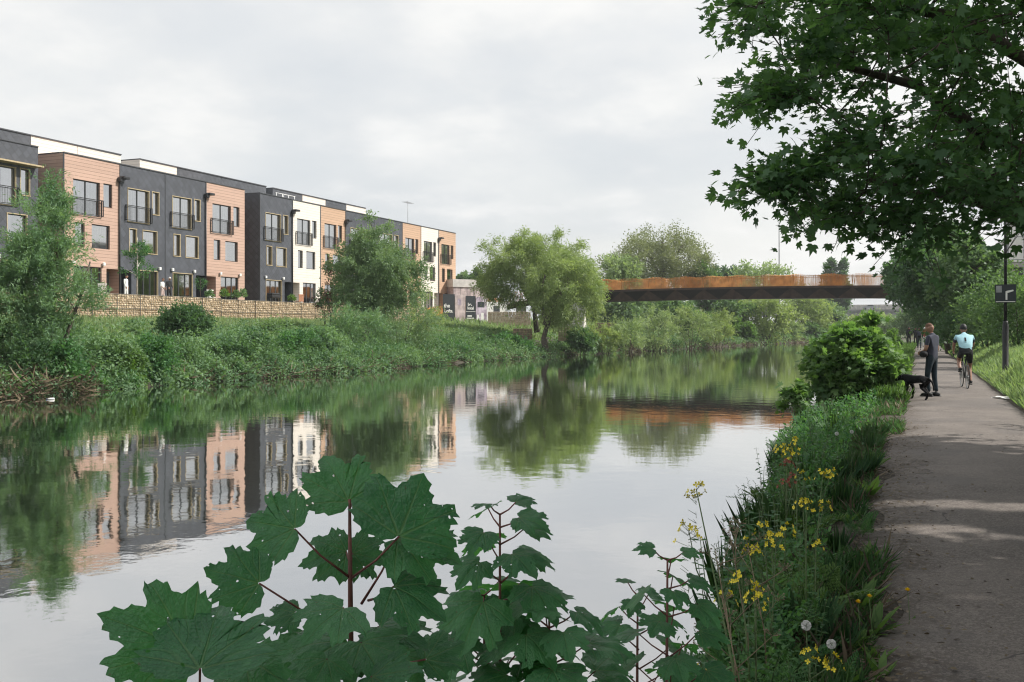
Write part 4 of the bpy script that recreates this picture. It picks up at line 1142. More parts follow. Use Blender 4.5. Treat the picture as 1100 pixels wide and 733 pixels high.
for i, (px, y0, y1, hw, D, kd, lab) in enumerate([
    (668, 270, 318, 24, 146, 'leaf_pale', 'pale yellow-green tree left of the large airy tree, above the bridge'),
    (757, 283, 318, 17, 150, 'leaf_mid', 'smaller mid-green tree at the right foot of the airy tree'),
    (820, 284, 330, 42, 190, 'leaf_pale', 'broad pale tree whose top shows over the middle of the footbridge'),
    (782, 288, 335, 20, 200, 'leaf_dark', 'dark little tree just above the footbridge railing'),
    (725, 318, 362, 34, 128, 'leaf_mid', 'dark green tree in shade under the left part of the footbridge'),
    (775, 316, 362, 30, 150, 'leaf_mid', 'dark mid-green tree behind the pale willows under the footbridge'),
    (823, 316, 366, 34, 150, 'leaf_willow', 'many-stemmed grey-green willow under the footbridge at the water'),
    (868, 312, 364, 28, 185, 'leaf_willow', 'pale green tree left of the concrete road bridge'),
    (891, 322, 362, 16, 195, 'leaf_birch', 'bushy tree hiding the left end of the road bridge'),
    (897, 277, 335, 13, 260, 'leaf_dark', 'small upright poplar showing above the footbridge'),
    (668, 318, 362, 28, 135, 'leaf_birch', 'grey-green tree closing the view under the left end of the footbridge'),
    (640, 322, 360, 22, 140, 'leaf_mid', 'dark green tree behind the white bridge pier'),
    (600, 318, 355, 26, 150, 'leaf_birch', 'grey-green tree far behind the bridge ramp'),
    (690, 316, 360, 44, 172, 'leaf_mid', 'broad shaded tree far back under the left half of the footbridge'),
    (512, 291, 330, 12, 175, 'leaf_mid', 'distant green tree between the end house and the willows'),
    (500, 293, 330, 11, 190, 'leaf_birch', 'distant grey-green tree just right of the end house')]):
    b = gp(px, D); s_ = D / FPX; c = P(px, (y0 + y1) / 2, D); rx = hw * s_; rz_ = (y1 - y0) / 2 * s_
    rr = random.Random(i)
    grow('poplar_tree' if px == 897 else 'riverside_tree', lab, 'tree', b, [[b, (b + c) / 2 + (rr.uniform(-.3, .3), 0, 0), c + (0, 0, rz_ * .5)], [b, (b + c) / 2 + (rx * .2, 0, 0), c + (rx * .4, 0, rz_ * .3)], [b, (b + c) / 2 - (rx * .2, 0, 0), c + (-rx * .4, 0, rz_ * .3)]],
         [(c, np.array((rx, rx * .9, rz_)))] if px != 897 else [(c - (1.6, 0, 0), np.array((1.7, 1.7, rz_))), (c + (1.5, 0, -.6), np.array((1.8, 1.8, rz_ * .95)))],
         54, 10, 12, .0033 * D if hw < 20 else .0036 * D, kd, LANCE if kd in ('leaf_pale', 'leaf_willow') else RHOMB, 'bark_grey', .02 * rx + .08, min(rx, rz_) * .5, .35, .2, .06 * rx, 'trees beyond the footbridge', 40 + i, .3, width=1.7 if kd in ('leaf_pale', 'leaf_willow') else None)
for i, (px, y0, y1, hw, D, kd, lab) in enumerate([
    (650, 352, 376, 20, 92, 'leaf_willow', 'low green willow bush at the water, right of the leaning trunk'),
    (676, 342, 378, 18, 98, 'leaf_pale', 'pale round willow bush under the left end of the footbridge'),
    (706, 330, 377, 24, 103, 'leaf_pale', 'taller pale willow bush under the footbridge, second from its left end'),
    (742, 328, 375, 24, 112, 'leaf_pale', 'pale willow bush under the middle of the footbridge'),
    (772, 338, 372, 20, 122, 'leaf_willow', 'low green willow bush past the middle of the footbridge'),
    (795, 346, 369, 16, 142, 'leaf_herb2', 'small bright bush on the far bank beside the many-stemmed willow'),
    (848, 345, 366, 18, 165, 'leaf_pale', 'pale low bush right of the many-stemmed willow'),
    (872, 350, 366, 14, 180, 'leaf_mid', 'green bush where the river bends out of sight'),
    (624, 356, 380, 16, 86, 'leaf_under', 'low bush beside the white bridge pier'),
    (520, 362, 389, 26, 77, 'leaf_under', 'leafy bush at the water left of the leaning willow trunk'),
    (482, 364, 392, 22, 72, 'leaf_herb', 'darker bush at the water below the black hoarding'),
    (546, 358, 387, 20, 80, 'leaf_herb', 'shaded bush at the water between the hoarding and the willow')]):
    shrub('willow_bush', lab, px, y0, y1, hw, D, kd, LANCE if kd in ('leaf_pale', 'leaf_willow') else RHOMB, .0036 * D, 26, 9, 13, 70 + i, .6, 'bushes along the far waterline')

for i, (px, y0, y1, hw, X, kd, lab) in enumerate([
    (122, 359, 424, 30, -30.2, 'leaf_under', 'leafy elder bush right of the left willow, its foot in the water'),
    (160, 361, 420, 26, -30.3, 'leaf_herb', 'darker elder bush below the rounded alder, overhanging the water'),
    (196, 367, 414, 22, -30.6, 'leaf_under', 'elder bush at the waterline directly under the rounded alder'),
    (236, 357, 410, 24, -30.8, 'leaf_osier', 'blue-green bush at the waterline right of the rounded alder'),
    (276, 353, 404, 24, -31.0, 'leaf_under', 'wide pale bush on the bank below the black gable'),
    (318, 355, 400, 22, -30.8, 'leaf_herb', 'dark green bush at the waterline below the white house'),
    (345, 347, 396, 16, -31.5, 'leaf_osier', 'bush leaning over the water left of the broad sallow bush'),
    (246, 350, 388, 26, -35.0, 'leaf_under', 'mounded bush high on the bank below the pink house by the gap'),
    (300, 344, 380, 30, -36.0, 'leaf_bank', 'large pale mounded bush against the gabion wall below the white house'),
    (150, 352, 390, 18, -35.5, 'leaf_bank', 'pale mounded bush high on the bank left of the rounded alder'),
    (258, 373, 410, 14, -29.8, 'leaf_dark', 'small dark bush at the waterline below the black gable'),
    (335, 367, 400, 12, -29.9, 'leaf_dark', 'small dark bush at the waterline left of the sallow bush'),
    (138, 379, 424, 14, -29.4, 'leaf_herb2', 'bright yellow-green bush at the waterline right of the left willow'),
    (292, 366, 392, 14, -33.0, 'leaf_herb2', 'bright bush halfway up the bank below the white house'),
    (212, 352, 384, 16, -36.5, 'leaf_osier', 'blue-green bush right of the rounded alder, high on the bank'),
    (60, 367, 425, 30, -29.6, 'leaf_herb', 'dark bush at the water at the foot of the left willow')]):
    Yq, Dq = on_x(px, X)
    shrub('elder_bush', lab, px, y0, y1, hw, Dq, kd, OVAL, .15, 46, 10, 15, 170 + i, .15, 'bushes covering the far bank', .25, .12, upn=1.0)
# --- near bank, right side beyond the cyclist
for i, (px, y0, y1, hw, D, kd, lf, lab, bx) in enumerate([
    (1006, 236, 352, 52, 62, 'leaf_dark', .20, 'tall dark maple leaning over the path behind the walkers', 14),
    (975, 262, 345, 30, 84, 'leaf_dark', .22, 'dark tree hanging over the path left of the slim lamp post', 60),
    (1045, 250, 350, 40, 56, 'leaf_mid', .19, 'mid-green tree filling the gap left of the office block', 0)]):
    b = gp(px + bx, D + (3 if bx else 0)); s_ = D / FPX; c = P(px, (y0 + y1) / 2, D); rx = hw * s_; rz_ = (y1 - y0) / 2 * s_
    grow('maple_tree', lab, 'tree', b, [[b, b * .6 + c * .4, c + (0, 0, -rz_ * .1), c + (0, 0, rz_ * .6)]], [(c, np.array((rx, rx * 1.1, rz_))), (c + (0, 2, rz_ * .2), np.array((rx * .8, rx, rz_ * .9)))], 90, 11, 14, lf, kd, MAPLE, 'bark', .18, rx * .42, .1, .35, .16, 'dark trees over the path', 90 + i, .35, upn=1.2)
for i, (px, y0, y1, hw, D, kd, lf, lab) in enumerate([
    (1095, 298, 372, 40, 40, 'leaf_mid', .16, 'big leafy hedge bush behind the sign at the right edge'),
    (1060, 312, 378, 26, 47, 'leaf_mid', .16, 'leafy hedge bush just left of the nearest lamp post'),
    (1072, 285, 340, 26, 58, 'leaf_herb2', .18, 'light green small tree in front of the office block'),
    (1036, 330, 376, 22, 56, 'leaf_dark', .17, 'shaded hedge bush to the right of the cyclist'),
    (1018, 338, 372, 16, 72, 'leaf_dark', .18, 'dark bush behind the slim lamp post'),
    (999, 330, 366, 16, 105, 'leaf_dark', .26, 'dark thicket where the path fades away'),
    (978, 334, 358, 22, 150, 'leaf_birch', .4, 'pale distant tree behind the four walkers'),
    (950, 340, 362, 24, 210, 'leaf_pale', .6, 'hazy far tree under the road bridge, nearer the path'),
    (915, 342, 362, 24, 230, 'leaf_willow', .6, 'hazy far tree under the road bridge, nearer the river')]):
    shrub('hedge_bush', lab, px, y0, y1, hw, D, kd, RHOMB, lf, 44, 10, 14, 110 + i, .3, 'hedge bushes and far trees by the path', .2, .002 * D + .03)

# --- near bank bush between river and path, sycamore leaves
shrub('sycamore_bush', 'broad sycamore bush between the river and the path, sunlit on top', 918, 337, 452, 38, 24.6, 'leaf_syc', MAPLE, .15, 150, 12, 14, 130, .25, None, .3, .07, 'stem_green', 1.2, True, upn=1.6)
shrub('sycamore_bush', 'small sycamore shoot reaching out over the water below the broad bush', 858, 414, 446, 22, 23.5, 'leaf_syc', MAPLE, .14, 10, 7, 7, 131, .2, None, .3, .06, 'stem_green', .5, True, upn=1.6, base_z=-.6)
shrub('hawthorn_bush', 'yellow-green bush behind the sycamore bush along the path', 947, 358, 418, 15, 33, 'leaf_herb2', RHOMB, .11, 32, 9, 15, 132, .4, None, .2, .06)
shrub('hawthorn_bush', 'pale bush farther along the river side of the path', 956, 357, 392, 9, 48, 'leaf_herb2', RHOMB, .13, 24, 9, 14, 133, .4, None, .2, .06)
shrub('hawthorn_bush', 'small light bush on the river side beside the four walkers', 964, 360, 380, 5, 68, 'leaf_mid', RHOMB, .15, 16, 8, 12, 134, .4, None, .2, .06)

for i, (x, y, h, rw, kd, lab) in enumerate([
    (6.2, 20, 2.6, 1.7, 'leaf_mid', 'hedge bush on the right verge, nearest the camera'),
    (7.0, 25.5, 3.2, 2.0, 'leaf_dark', 'dark hedge bush on the right verge before the nearest lamp post'),
    (7.6, 32, 3.4, 2.1, 'leaf_mid', 'tall hedge bush on the right verge level with the nearest lamp post')]):
    q = G(x, y)
    grow('hedge_bush', lab, 'bush', q, [[q, q + (0, 0, h * .4), q + (.2, 0, h * .7)], [q, q + (.3, .2, h * .4), q + (.6, .4, h * .6)]], [(q + (0, 0, h * .52), np.array((rw, rw, h * .5)))], 40, 9, 12, .16, kd, RHOMB, 'bark', .05, .9, .3, .2, .1, 'hedge bushes and far trees by the path', 190 + i, .4)
# --- the maple whose boughs hang into the picture from the right, and the row of trees that shade the path
b = G(4.6, 9.2)
tg = []
r_ = np.random.default_rng(3)
def inpoly(x, y, poly):
    c = False; n = len(poly)
    for i in range(n):
        (x1, y1), (x2, y2) = poly[i], poly[i - 1]
        if (y1 > y) != (y2 > y) and x < (x2 - x1) * (y - y1) / (y2 - y1) + x1: c = not c
    return c
poly = [(822, -60), (820, 2), (830, 34), (850, 60), (876, 86), (880, 130), (892, 160), (915, 176), (950, 186), (985, 196), (1015, 222), (1040, 230), (1130, 236), (1130, -60)]
while len(tg) < 150:
    x, y = r_.uniform(780, 1130), r_.uniform(-60, 260)
    if not inpoly(x, y, poly): continue
    # the bough thins out to small gaps in its middle
    if ((x - 965) / 40) ** 2 + ((y - 100) / 22) ** 2 < 1 and r_.random() < .8: continue
    if ((x - 925) / 28) ** 2 + ((y - 178) / 14) ** 2 < 1 and r_.random() < .8: continue
    if x < 930 and y > 60 and r_.random() < .25: continue
    tg.append(P(x, y, r_.uniform(6.3, 10.5)))
for x, y in ((828, 192), (842, 186), (856, 196), (858, 104), (836, 94), (846, 98), (860, 86), (812, 10), (824, 30), (892, 214), (905, 216), (930, 206), (958, 228), (975, 228), (985, 238), (872, 178), (884, 184)):
    tg.append(P(x, y, r_.uniform(6.8, 8.0))); tg.append(P(x + r_.uniform(2, 14), y + r_.uniform(-8, 8), r_.uniform(6.8, 8.0)))
for _ in range(75):
    tg.append(P(r_.uniform(1130, 1500), r_.uniform(-220, 250), r_.uniform(6.5, 10)))
grow('maple_tree', 'big maple whose dark leafy boughs hang in from the upper right', 'tree', b,
     [[b, b + (-.1, 0, 2.2), b + (-.3, .1, 4.4), b + (-.6, .2, 7.0)], [b + (-.2, 0, 3.0), P(1110, 165, 9), P(1050, 140, 8.7), P(985, 92, 8.4), P(900, 70, 8.2)], [b + (-.2, 0, 3.4), P(1110, 70, 9), P(1030, 20, 8.6), P(960, 5, 8.4), P(880, -30, 8.2)], [b + (-.15, 0, 2.6), P(1090, 235, 8.6), P(1030, 205, 8.3), P(985, 210, 8), P(930, 190, 7.6)]],
     None, 0, 8, 11, .070, 'leaf_maple', MAPLE, 'bark', .085, .50, .0, .16, .05, 'maples shading the path', 140, twig_tubes=True, upn=1.8, targets=tg, flat=.4, limb_k=.38)
for i, (x, y, cz, rx, rz_, lab) in enumerate([
    (5.6, 8.5, 9.2, 4.6, 3.4, 'maple on the right verge beside the big overhanging one'),
    (6.3, 1.8, 8.4, 3.9, 3.2, 'maple on the right verge nearest the camera'),
    (6.4, 15.5, 9.4, 4.4, 3.4, 'maple on the right verge beyond the overhanging one'),
    (10.6, 14.9, 8.0, 2.5, 3.0, 'maple on the right verge set back between two others'),
    (10.2, 8.4, 8.2, 2.5, 3.0, 'maple on the right verge set back behind the overhanging one'),
    (7.4, -5.5, 8.4, 4.6, 3.8, 'maple on the right verge behind the camera')]):
    b = G(x, y)
    grow('maple_tree', lab, 'tree', b, [[b, b + (0, .1, 2.5), b + (-.2, 0, 5.0), b + (-.1, .2, 8.0)]], [(np.array((x - .8, y, cz)), np.array((rx, rx, rz_))), (np.array((x - 1.4, y + .5, cz - 1.2)), np.array((rx * .85, rx * .9, rz_ * .7)))], 150, 10, 11, .26, 'leaf_maple', MAPLE, 'bark', .2, 1.4, .05, .3, .2, 'maples shading the path', 150 + i, .3, upn=1.6)
# ------------------------------------------------------------------ uncountable ground cover
def scatter(n, x0f, x1f, y0, y1, r, pw=1.0):
    Y = y0 + (y1 - y0) * r.random(n) ** pw
    a = x0f(Y); b = x1f(Y)
    X = a + (b - a) * r.random(n)
    return X, Y
def mounds(name, kind, n, y0, y1, x0, x1, rad, hgt, per, leaf, seed, tmpl=OVAL, pw=1.0):
    """low leafy growth: overlapping mounds of leaves"""
    r = np.random.default_rng(seed)
    X, Y = scatter(n, lambda y: xl(y) - x0, lambda y: xl(y) - x1, y0, y1, r, pw)
    Z = ground_z(X, Y); rr = r.uniform(*rad, n); hh = r.uniform(*hgt, n)
    ci = np.repeat(np.arange(n), per); N_ = n * per
    d = unit(r.normal(size=(N_, 3))); d[:, 2] = np.abs(d[:, 2]) * 1.0 - .12
    k = (.62 + .45 * r.random(N_))
    pos = np.stack([X[ci] + d[:, 0] * rr[ci] * k, Y[ci] + d[:, 1] * rr[ci] * k, Z[ci] + d[:, 2] * hh[ci] * k], -1) + r.normal(size=(N_, 3)) * .05
    dd = unit(d * .4 + r.normal(size=(N_, 3)) * .7 + np.array([0, 0, -.25])); nn = unit(d * .8 + r.normal(size=(N_, 3)) * .5 + np.array([0, 0, .5]))
    tint = np.clip(np.repeat(r.random(n), per) * .6 + r.random(N_) * .4, 0, 1)
    return card_mesh(name, M[kind], pos, dd, nn, leaf * r.uniform(.6, 1.3, N_), tmpl, None, tint)
def joinm(name, meshes, kind=None):
    """several leaf meshes as one object"""
    bm = bmesh.new()
    mats = []
    for me in meshes:
        off = len(mats); n0 = len(bm.faces)
        mats += list(me.materials); bm.from_mesh(me); bm.faces.ensure_lookup_table()
        if off:
            for f in bm.faces[n0:]: f.material_index += off
    me = bpy.data.meshes.new(name); bm.to_mesh(me); bm.free()
    for m_ in mats: me.materials.append(m_)
    return me
u = joinm('undergrowth', [
    mounds('a', 'leaf_under', 280, 19, 78, 5.2, .2, (.5, 1.3), (.45, 1.35), 330, .15, 1),
    mounds('b', 'leaf_herb', 90, 19, 78, 3.8, .0, (.4, .9), (.4, .9), 240, .15, 2),
    mounds('g', 'leaf_under', 190, 19, 95, .9, -.15, (.35, .8), (.35, .8), 200, .14, 7, RHOMB), mounds('h', 'leaf_osier', 70, 19, 80, .8, -.25, (.3, .7), (.4, 1.0), 180, .16, 8, RHOMB),
    mounds('c', 'leaf_under', 190, 78, 200, 6, .0, (.8, 1.7), (.5, 1.4), 120, .28, 3),
    mounds('d', 'leaf_herb2', 90, 60, 190, 9, 1, (.6, 1.4), (.3, .7), 90, .24, 4),
    mounds('e', 'leaf_under', 170, 32, 84, 12, 4.2, (.6, 1.3), (.35, .8), 240, .16, 5), mounds('f', 'leaf_herb2', 60, 36, 84, 13, 4.2, (.5, 1.1), (.3, .6), 220, .15, 6)])
tag(obj_of('undergrowth', u), kind='stuff')

def blades(name, kind, X, Y, h, w, r, lean=.35, Z=None):
    n = len(X)
    Z = ground_z(X, Y) if Z is None else Z
    pos = np.stack([X, Y, Z], -1)
    d = r.normal(size=(n, 3)) * lean; d[:, 2] = 1
    nn = r.normal(size=(n, 3)); nn[:, 2] *= .2
    return card_mesh(name, M[kind], pos, unit(d), unit(nn), h, BLADE, w, r.random(n))
r = np.random.default_rng(9)
X, Y = scatter(42000, lambda y: xl(y) - 17.2, lambda y: xl(y) - 4.8, 24, 88, r)
X2, Y2 = scatter(14000, lambda y: xl(y) - 24, lambda y: xl(y) - 6, 86, 190, r)
g1 = blades('bank', 'grass_bank', X, Y, r.uniform(.25, .6, len(X)), .05, r)
g2 = blades('bank2', 'grass_bank', X2, Y2, r.uniform(.3, .7, len(X2)), .10, r)
tag(obj_of('bank_grass', joinm('bank_grass', [g1, g2])), kind='stuff')
# dry stems and roots along the far waterline
X, Y = scatter(5000, lambda y: xl(y) - 1.1, lambda y: xl(y) + .35, 19, 190, r, 1.5)
keep = (bumpy(X, Y, 2.1) > -.12)
X, Y = X[keep], Y[keep]
Z = np.maximum(ground_z(X, Y), WATER) + r.uniform(-.05, .25, len(X))
d = r.normal(size=(len(X), 3)); d[:, 2] = np.abs(d[:, 2]) * .5; d[:, 0] += .3
s1 = card_mesh('s', M['straw'], np.stack([X, Y, Z], -1), unit(d), rand_dirs(len(X)), r.uniform(.3, .9, len(X)), BLADE, .014 + .0005 * Y, r.random(len(X)))
Xb, Yb = scatter(800, lambda y: xl(y) - .9, lambda y: xl(y) + .7, 23.5, 28.5, r)
Zb = np.maximum(ground_z(Xb, Yb), WATER) + r.uniform(-.05, .55, len(Xb))
d = r.normal(size=(len(Xb), 3)); d[:, 2] *= .6
s2 = card_mesh('s2', M['straw'], np.stack([Xb, Yb, Zb], -1), unit(d), rand_dirs(len(Xb)), r.uniform(.3, .9, len(Xb)), BLADE, .013, r.random(len(Xb)))
tag(obj_of('dry_reeds', joinm('dry_reeds', [s1, s2])), kind='stuff')
# right verge grass, long and sunlit
def gpts(n, x0, x1, y0, y1, pw): 
    Y = y0 + (y1 - y0) * r.random(n) ** pw; X = xp(Y) + x0 + (x1 - x0) * r.random(n) ** 1.2
    return X, Y
X, Y = gpts(46000, 2.02, 5.2, 17, 75, 1.5)
v1 = blades('v1', 'grass_bank', X, Y, r.uniform(.10, .34, len(X)), .012 + .0007 * Y, r, .5)
X, Y = gpts(5000, 2.0, 5, 60, 140, 1)
v2 = blades('v2', 'grass', X, Y, r.uniform(.15, .5, len(X)), .08, r, .5)
X, Y = gpts(26000, 2.02, 6.0, -2, 18, 1)
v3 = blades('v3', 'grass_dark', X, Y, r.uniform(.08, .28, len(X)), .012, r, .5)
X, Y = gpts(12000, 4.5, 9.0, 14, 60, 1)
v4 = blades('v4', 'grass', X, Y, r.uniform(.2, .5, len(X)), .05, r, .5)
tag(obj_of('verge_grass', joinm('verge_grass', [v1, v2, v3, v4])), kind='stuff')
# shaded grass of the river-side strip, tufted
def strip(n, y0, y1, pw, xa, xb):
    Y = y0 + (y1 - y0) * r.random(n) ** pw
    L = xr(Y); Rr = xp(Y) - .22 - .22 * (Y > 9) * (Y < 17)
    X = L + (Rr - L) * (xa + (xb - xa) * r.random(n))
    k = bumpy(X * 3, Y * 3, 1.9) + .35 * bumpy(X * 9, Y * 9, 2.3) > -.05
    return X[k], Y[k]
X, Y = strip(30000, 3.2, 26, 1.3, .15, 1.0)
h = r.uniform(.06, .28, len(X)) * (1 + .9 * np.clip((xp(Y) - .9 - X), 0, 1)) * (.75 + bumpy(X, Y, .9))
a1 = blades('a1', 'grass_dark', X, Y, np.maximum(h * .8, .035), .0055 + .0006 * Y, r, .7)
X, Y = strip(3500, 3.2, 24, 1.3, .3, 1.0)
a4 = blades('a4', 'straw', X, Y, r.uniform(.06, .30, len(X)), .004 + .0005 * Y, r, 1.1)
X, Y = strip(15000, 24, 110, 1.6, .3, 1.0)
a2 = blades('a2', 'grass', X, Y, r.uniform(.15, .5, len(X)), .014 + .0007 * Y, r, .4)
# finely cut carpet of cleavers and cow parsley leaflets below the taller plants
X, Y = strip(26000, 3.0, 24, 1.3, .05, .75)
Z = ground_z(X, Y) + r.random(len(X)) ** 1.5 * .42
a3 = card_mesh('a3', M['leaf_herb'], np.stack([X, Y, Z], -1), rand_dirs(len(X), .3), unit(r.normal(size=(len(X), 3)) * .5 + np.array([0, 0, 1])), (.022 + .0022 * Y) * r.uniform(.7, 1.4, len(X)), OVAL, None, r.random(len(X)))
tag(obj_of('riverside_grass', joinm('riverside_grass', [a1, a2, a3, a4])), kind='stuff')
# fallen bits on the path edge
n = 6000
Y = 3.2 + 16 * r.random(n) ** 1.5; X = xp(Y) - .55 + np.abs(r.normal(size=n)) * .30
X[5000:] = rng.uniform(-.2, 2.0, n - 5000); li = card_mesh('leaf_litter', M['straw'], np.stack([X, Y, np.full(n, .02) + np.where(X < -.25, -.03, 0)], -1), unit(r.normal(size=(n, 3)) * np.array([1, 1, .12])), unit(r.normal(size=(n, 3)) * .3 + np.array([0, 0, 1])), r.uniform(.012, .045, n), OVAL, None, r.random(n) * .6)
tag(obj_of('leaf_litter', li), kind='stuff')
# ------------------------------------------------------------------ sycamore saplings in front: every blade a shaped mesh
_h = [(.97, 0), (.90, .075), (.86, .135), (.79, .135), (.755, .20), (.68, .20), (.615, .215), (.635, .29), (.70, .37), (.735, .465), (.66, .475), (.635, .54), (.55, .50), (.505, .575), (.42, .52), (.36, .52), (.305, .485),
      (.285, .57), (.215, .66), (.145, .60), (.095, .635), (.03, .545), (-.035, .53), (-.07, .42), (-.135, .37), (-.125, .24), (-.15, .14), (-.075, .055), (0, .012)]
def sycamore_blade(name, seed, droop=.35, fold=.18, cup=.10):
    r = random.Random(seed)
    full = [(x + r.uniform(-.02, .02), y * r.uniform(.93, 1.07)) for x, y in _h]
    left = [(x + r.uniform(-.02, .02), -y * r.uniform(.93, 1.07)) for x, y in reversed(_h[1:])]
    out = full + left
    fine = []
    for i in range(len(out)):
        a, b = out[i], out[(i + 1) % len(out)]
        fine.append(a); fine.append(((a[0] + b[0]) / 2 + r.uniform(-.008, .008), (a[1] + b[1]) / 2 + r.uniform(-.008, .008)))
    c = np.array((.22, 0)); O = np.array(fine); n = len(O); rings = (0.18, .38, .58, .78, .92, 1.0)
    P2 = [c] + [c + t * (o - c) for t in rings for o in O]
    P2 = np.array(P2); x, y = P2[:, 0], P2[:, 1]
    ang = np.arctan2(np.abs(y), x + .02); rad = np.hypot(x, y)
    lob = np.minimum.reduce([np.abs(ang - R(a)) for a in (0, 36, 74)])
    z = -droop * np.clip(x, 0, 2) ** 2 * .55 - cup * y * y * 1.6 + fold * .42 * np.minimum(lob, .32) * rad + .03 * np.sin(x * 11 + seed) * rad + .025 * np.cos(y * 15 + seed * 2) * rad
    z += fold * .35 * np.abs(y) * (1 - .4 * np.abs(y))
    V = np.stack([x, y, z], -1)
    F = [(0, 1 + i, 1 + (i + 1) % n) for i in range(n)]
    for k in range(len(rings) - 1):
        for i in range(n):
            a = 1 + k * n + i; b = 1 + k * n + (i + 1) % n
            F.append((a, a + n, b + n, b))
    me = bpy.data.meshes.new(name); me.from_pydata(V.tolist(), [], F); me.materials.append(M['bigleaf'])
    me.polygons.foreach_set('use_smooth', np.ones(len(F), bool))
    uv = me.uv_layers.new(name='UVMap')
    li = np.empty(len(me.loops), np.int32); me.loops.foreach_get('vertex_index', li)
    uv.data.foreach_set('uv', P2[li].astype(np.float32).ravel()); me.update()
    return me
BL = [sycamore_blade('leaf', 1, .25, .20, .05), sycamore_blade('leaf', 2, .5, .30, .15), sycamore_blade('leaf', 3, .15, .12, .12), sycamore_blade('leaf', 4, .75, .32, .2)]
def put_leaf(root, base, tip, nrm, var, k=1.0, wid=1.0):
    base = np.array(base); d = np.array(tip) - base; L = float(np.linalg.norm(d)); d = d / L
    y = unit(np.cross(nrm, d)); z = np.cross(d, y); L *= k
    o = bpy.data.objects.new('leaf', BL[var % len(BL)]); link(o, root)
    o.matrix_basis = Matrix(((d[0] * L, y[0] * L * wid, z[0] * L, base[0]), (d[1] * L, y[1] * L * wid, z[1] * L, base[1]), (d[2] * L, y[2] * L * wid, z[2] * L, base[2]), (0, 0, 0, 1)))
    return o
def cpx(cx, cy): return 90 + cx / 2.683, 470 + cy / 2.683
D1 = 1.55
s_top = P(*cpx(766, 178), D1); s_base = G(s_top[0] - .03, s_top[1] + .05)
root = thing('sycamore_sapling', 'sycamore sapling with large lobed leaves, nearest and leftmost at the bottom', 'sapling', s_base)
st = MB(); rel = lambda q: np.array(q) - s_base
stem_pts = [np.zeros(3), rel(P(*cpx(772, 1100), D1)), rel(P(*cpx(770, 650), D1)), rel(P(*cpx(768, 408), D1)), rel(s_top)]
st.tube(stem_pts, [.0085, .0075, .0048, .0038, .0022], 8)
tocam = -FW
def L1(b, t, D, Dt, var, a=.75, u=.6, side=0.0, node=None, wid=1.0, rv=1.0):
    B = P(*cpx(*b), D); T = P(*cpx(*t), Dt)
    n = unit(a * .8 * tocam + u * 1.1 * UP + (side + rv * random.uniform(-.4, .4)) * RT + rv * random.uniform(-.25, .25) * UP)
    put_leaf(root, rel(B), rel(T), n, var, 1.0, wid)
    if node is not None:
        A = P(*cpx(*node), D1); mid = (A + B) / 2 + (0, 0, -.006) + (B - A) * .05
        st.tube([rel(A), rel(mid), rel(B)], [.0024, .0017, .0015], 6, 1)
L1((764, 185), (690, 30), 1.55, 1.60, 0, .9, .45, .2, (766, 195))
L1((772, 185), (868, 150), 1.58, 1.66, 1, .5, .8, 0, (766, 195))
L1((608, 264), (450, 232), 1.50, 1.52, 0, .95, .40, -.1, (768, 405))
L1((908, 286), (985, 92), 1.48, 1.56, 2, .95, .55, .1, (768, 408), 1.12)
L1((906, 292), (1092, 322), 1.53, 1.50, 3, .6, .8, .3, (800, 480))
L1((757, 330), (612, 352), 1.62, 1.60, 1, .8, .6, -.3, (768, 350))
L1((774, 335), (888, 352), 1.64, 1.64, 0, .85, .5, .3, (768, 350), 1.2)
L1((506, 421), (338, 372), 1.44, 1.42, 2, .9, .55, -.2, (764, 560))
L1((335, 668), (392, 446), 1.24, 1.34, 0, 1.1, .5, .05, (330, 900), 1.1, 0)
L1((300, 612), (48, 500), 1.30, 1.26, 1, 1.0, .5, -.1, (600, 760), 1.0, 0)
L1((893, 430), (1048, 492), 1.50, 1.46, 3, .85, .6, .1, (820, 470))
L1((748, 492), (622, 566), 1.42, 1.36, 1, .8, .7, 0, (768, 520), 1.2)
L1((850, 545), (992, 565), 1.55, 1.5, 3, .5, .9, 0, (768, 600))
L1((800, 592), (868, 690), 1.48, 1.40, 1, .7, .8, .2, (768, 610))
L1((985, 640), (1105, 585), 1.60, 1.62, 2, .7, .7, .2, (768, 660))
L1((742, 590), (560, 672), 1.50, 1.42, 3, .75, .7, 0, (768, 605), 1.1)
L1((700, 640), (640, 740), 1.42, 1.36, 1, .7, .8, 0, (768, 660))
L1((610, 505), (512, 535), 1.56, 1.55, 2, .8, .6, 0, (768, 540))
L1((830, 690), (960, 745), 1.42, 1.36, 0, .6, .9, 0, (768, 720))
L1((690, 720), (560, 790), 1.4, 1.3, 1, .6, .9, 0, (768, 760))
L1((470, 640), (470, 800), 1.34, 1.25, 3, .6, .9, -.3, (768, 790))
L1((560, 690), (400, 770), 1.42, 1.34, 0, .6, .9, -.2, (768, 790), 1.1)
L1((900, 620), (985, 720), 1.62, 1.58, 2, .7, .8, .2, (768, 680))
L1((640, 560), (700, 700), 1.58, 1.5, 3, .8, .6, -.1, (768, 610))
st.build('stem', [M['twig_red'], M['twig_red']], root)

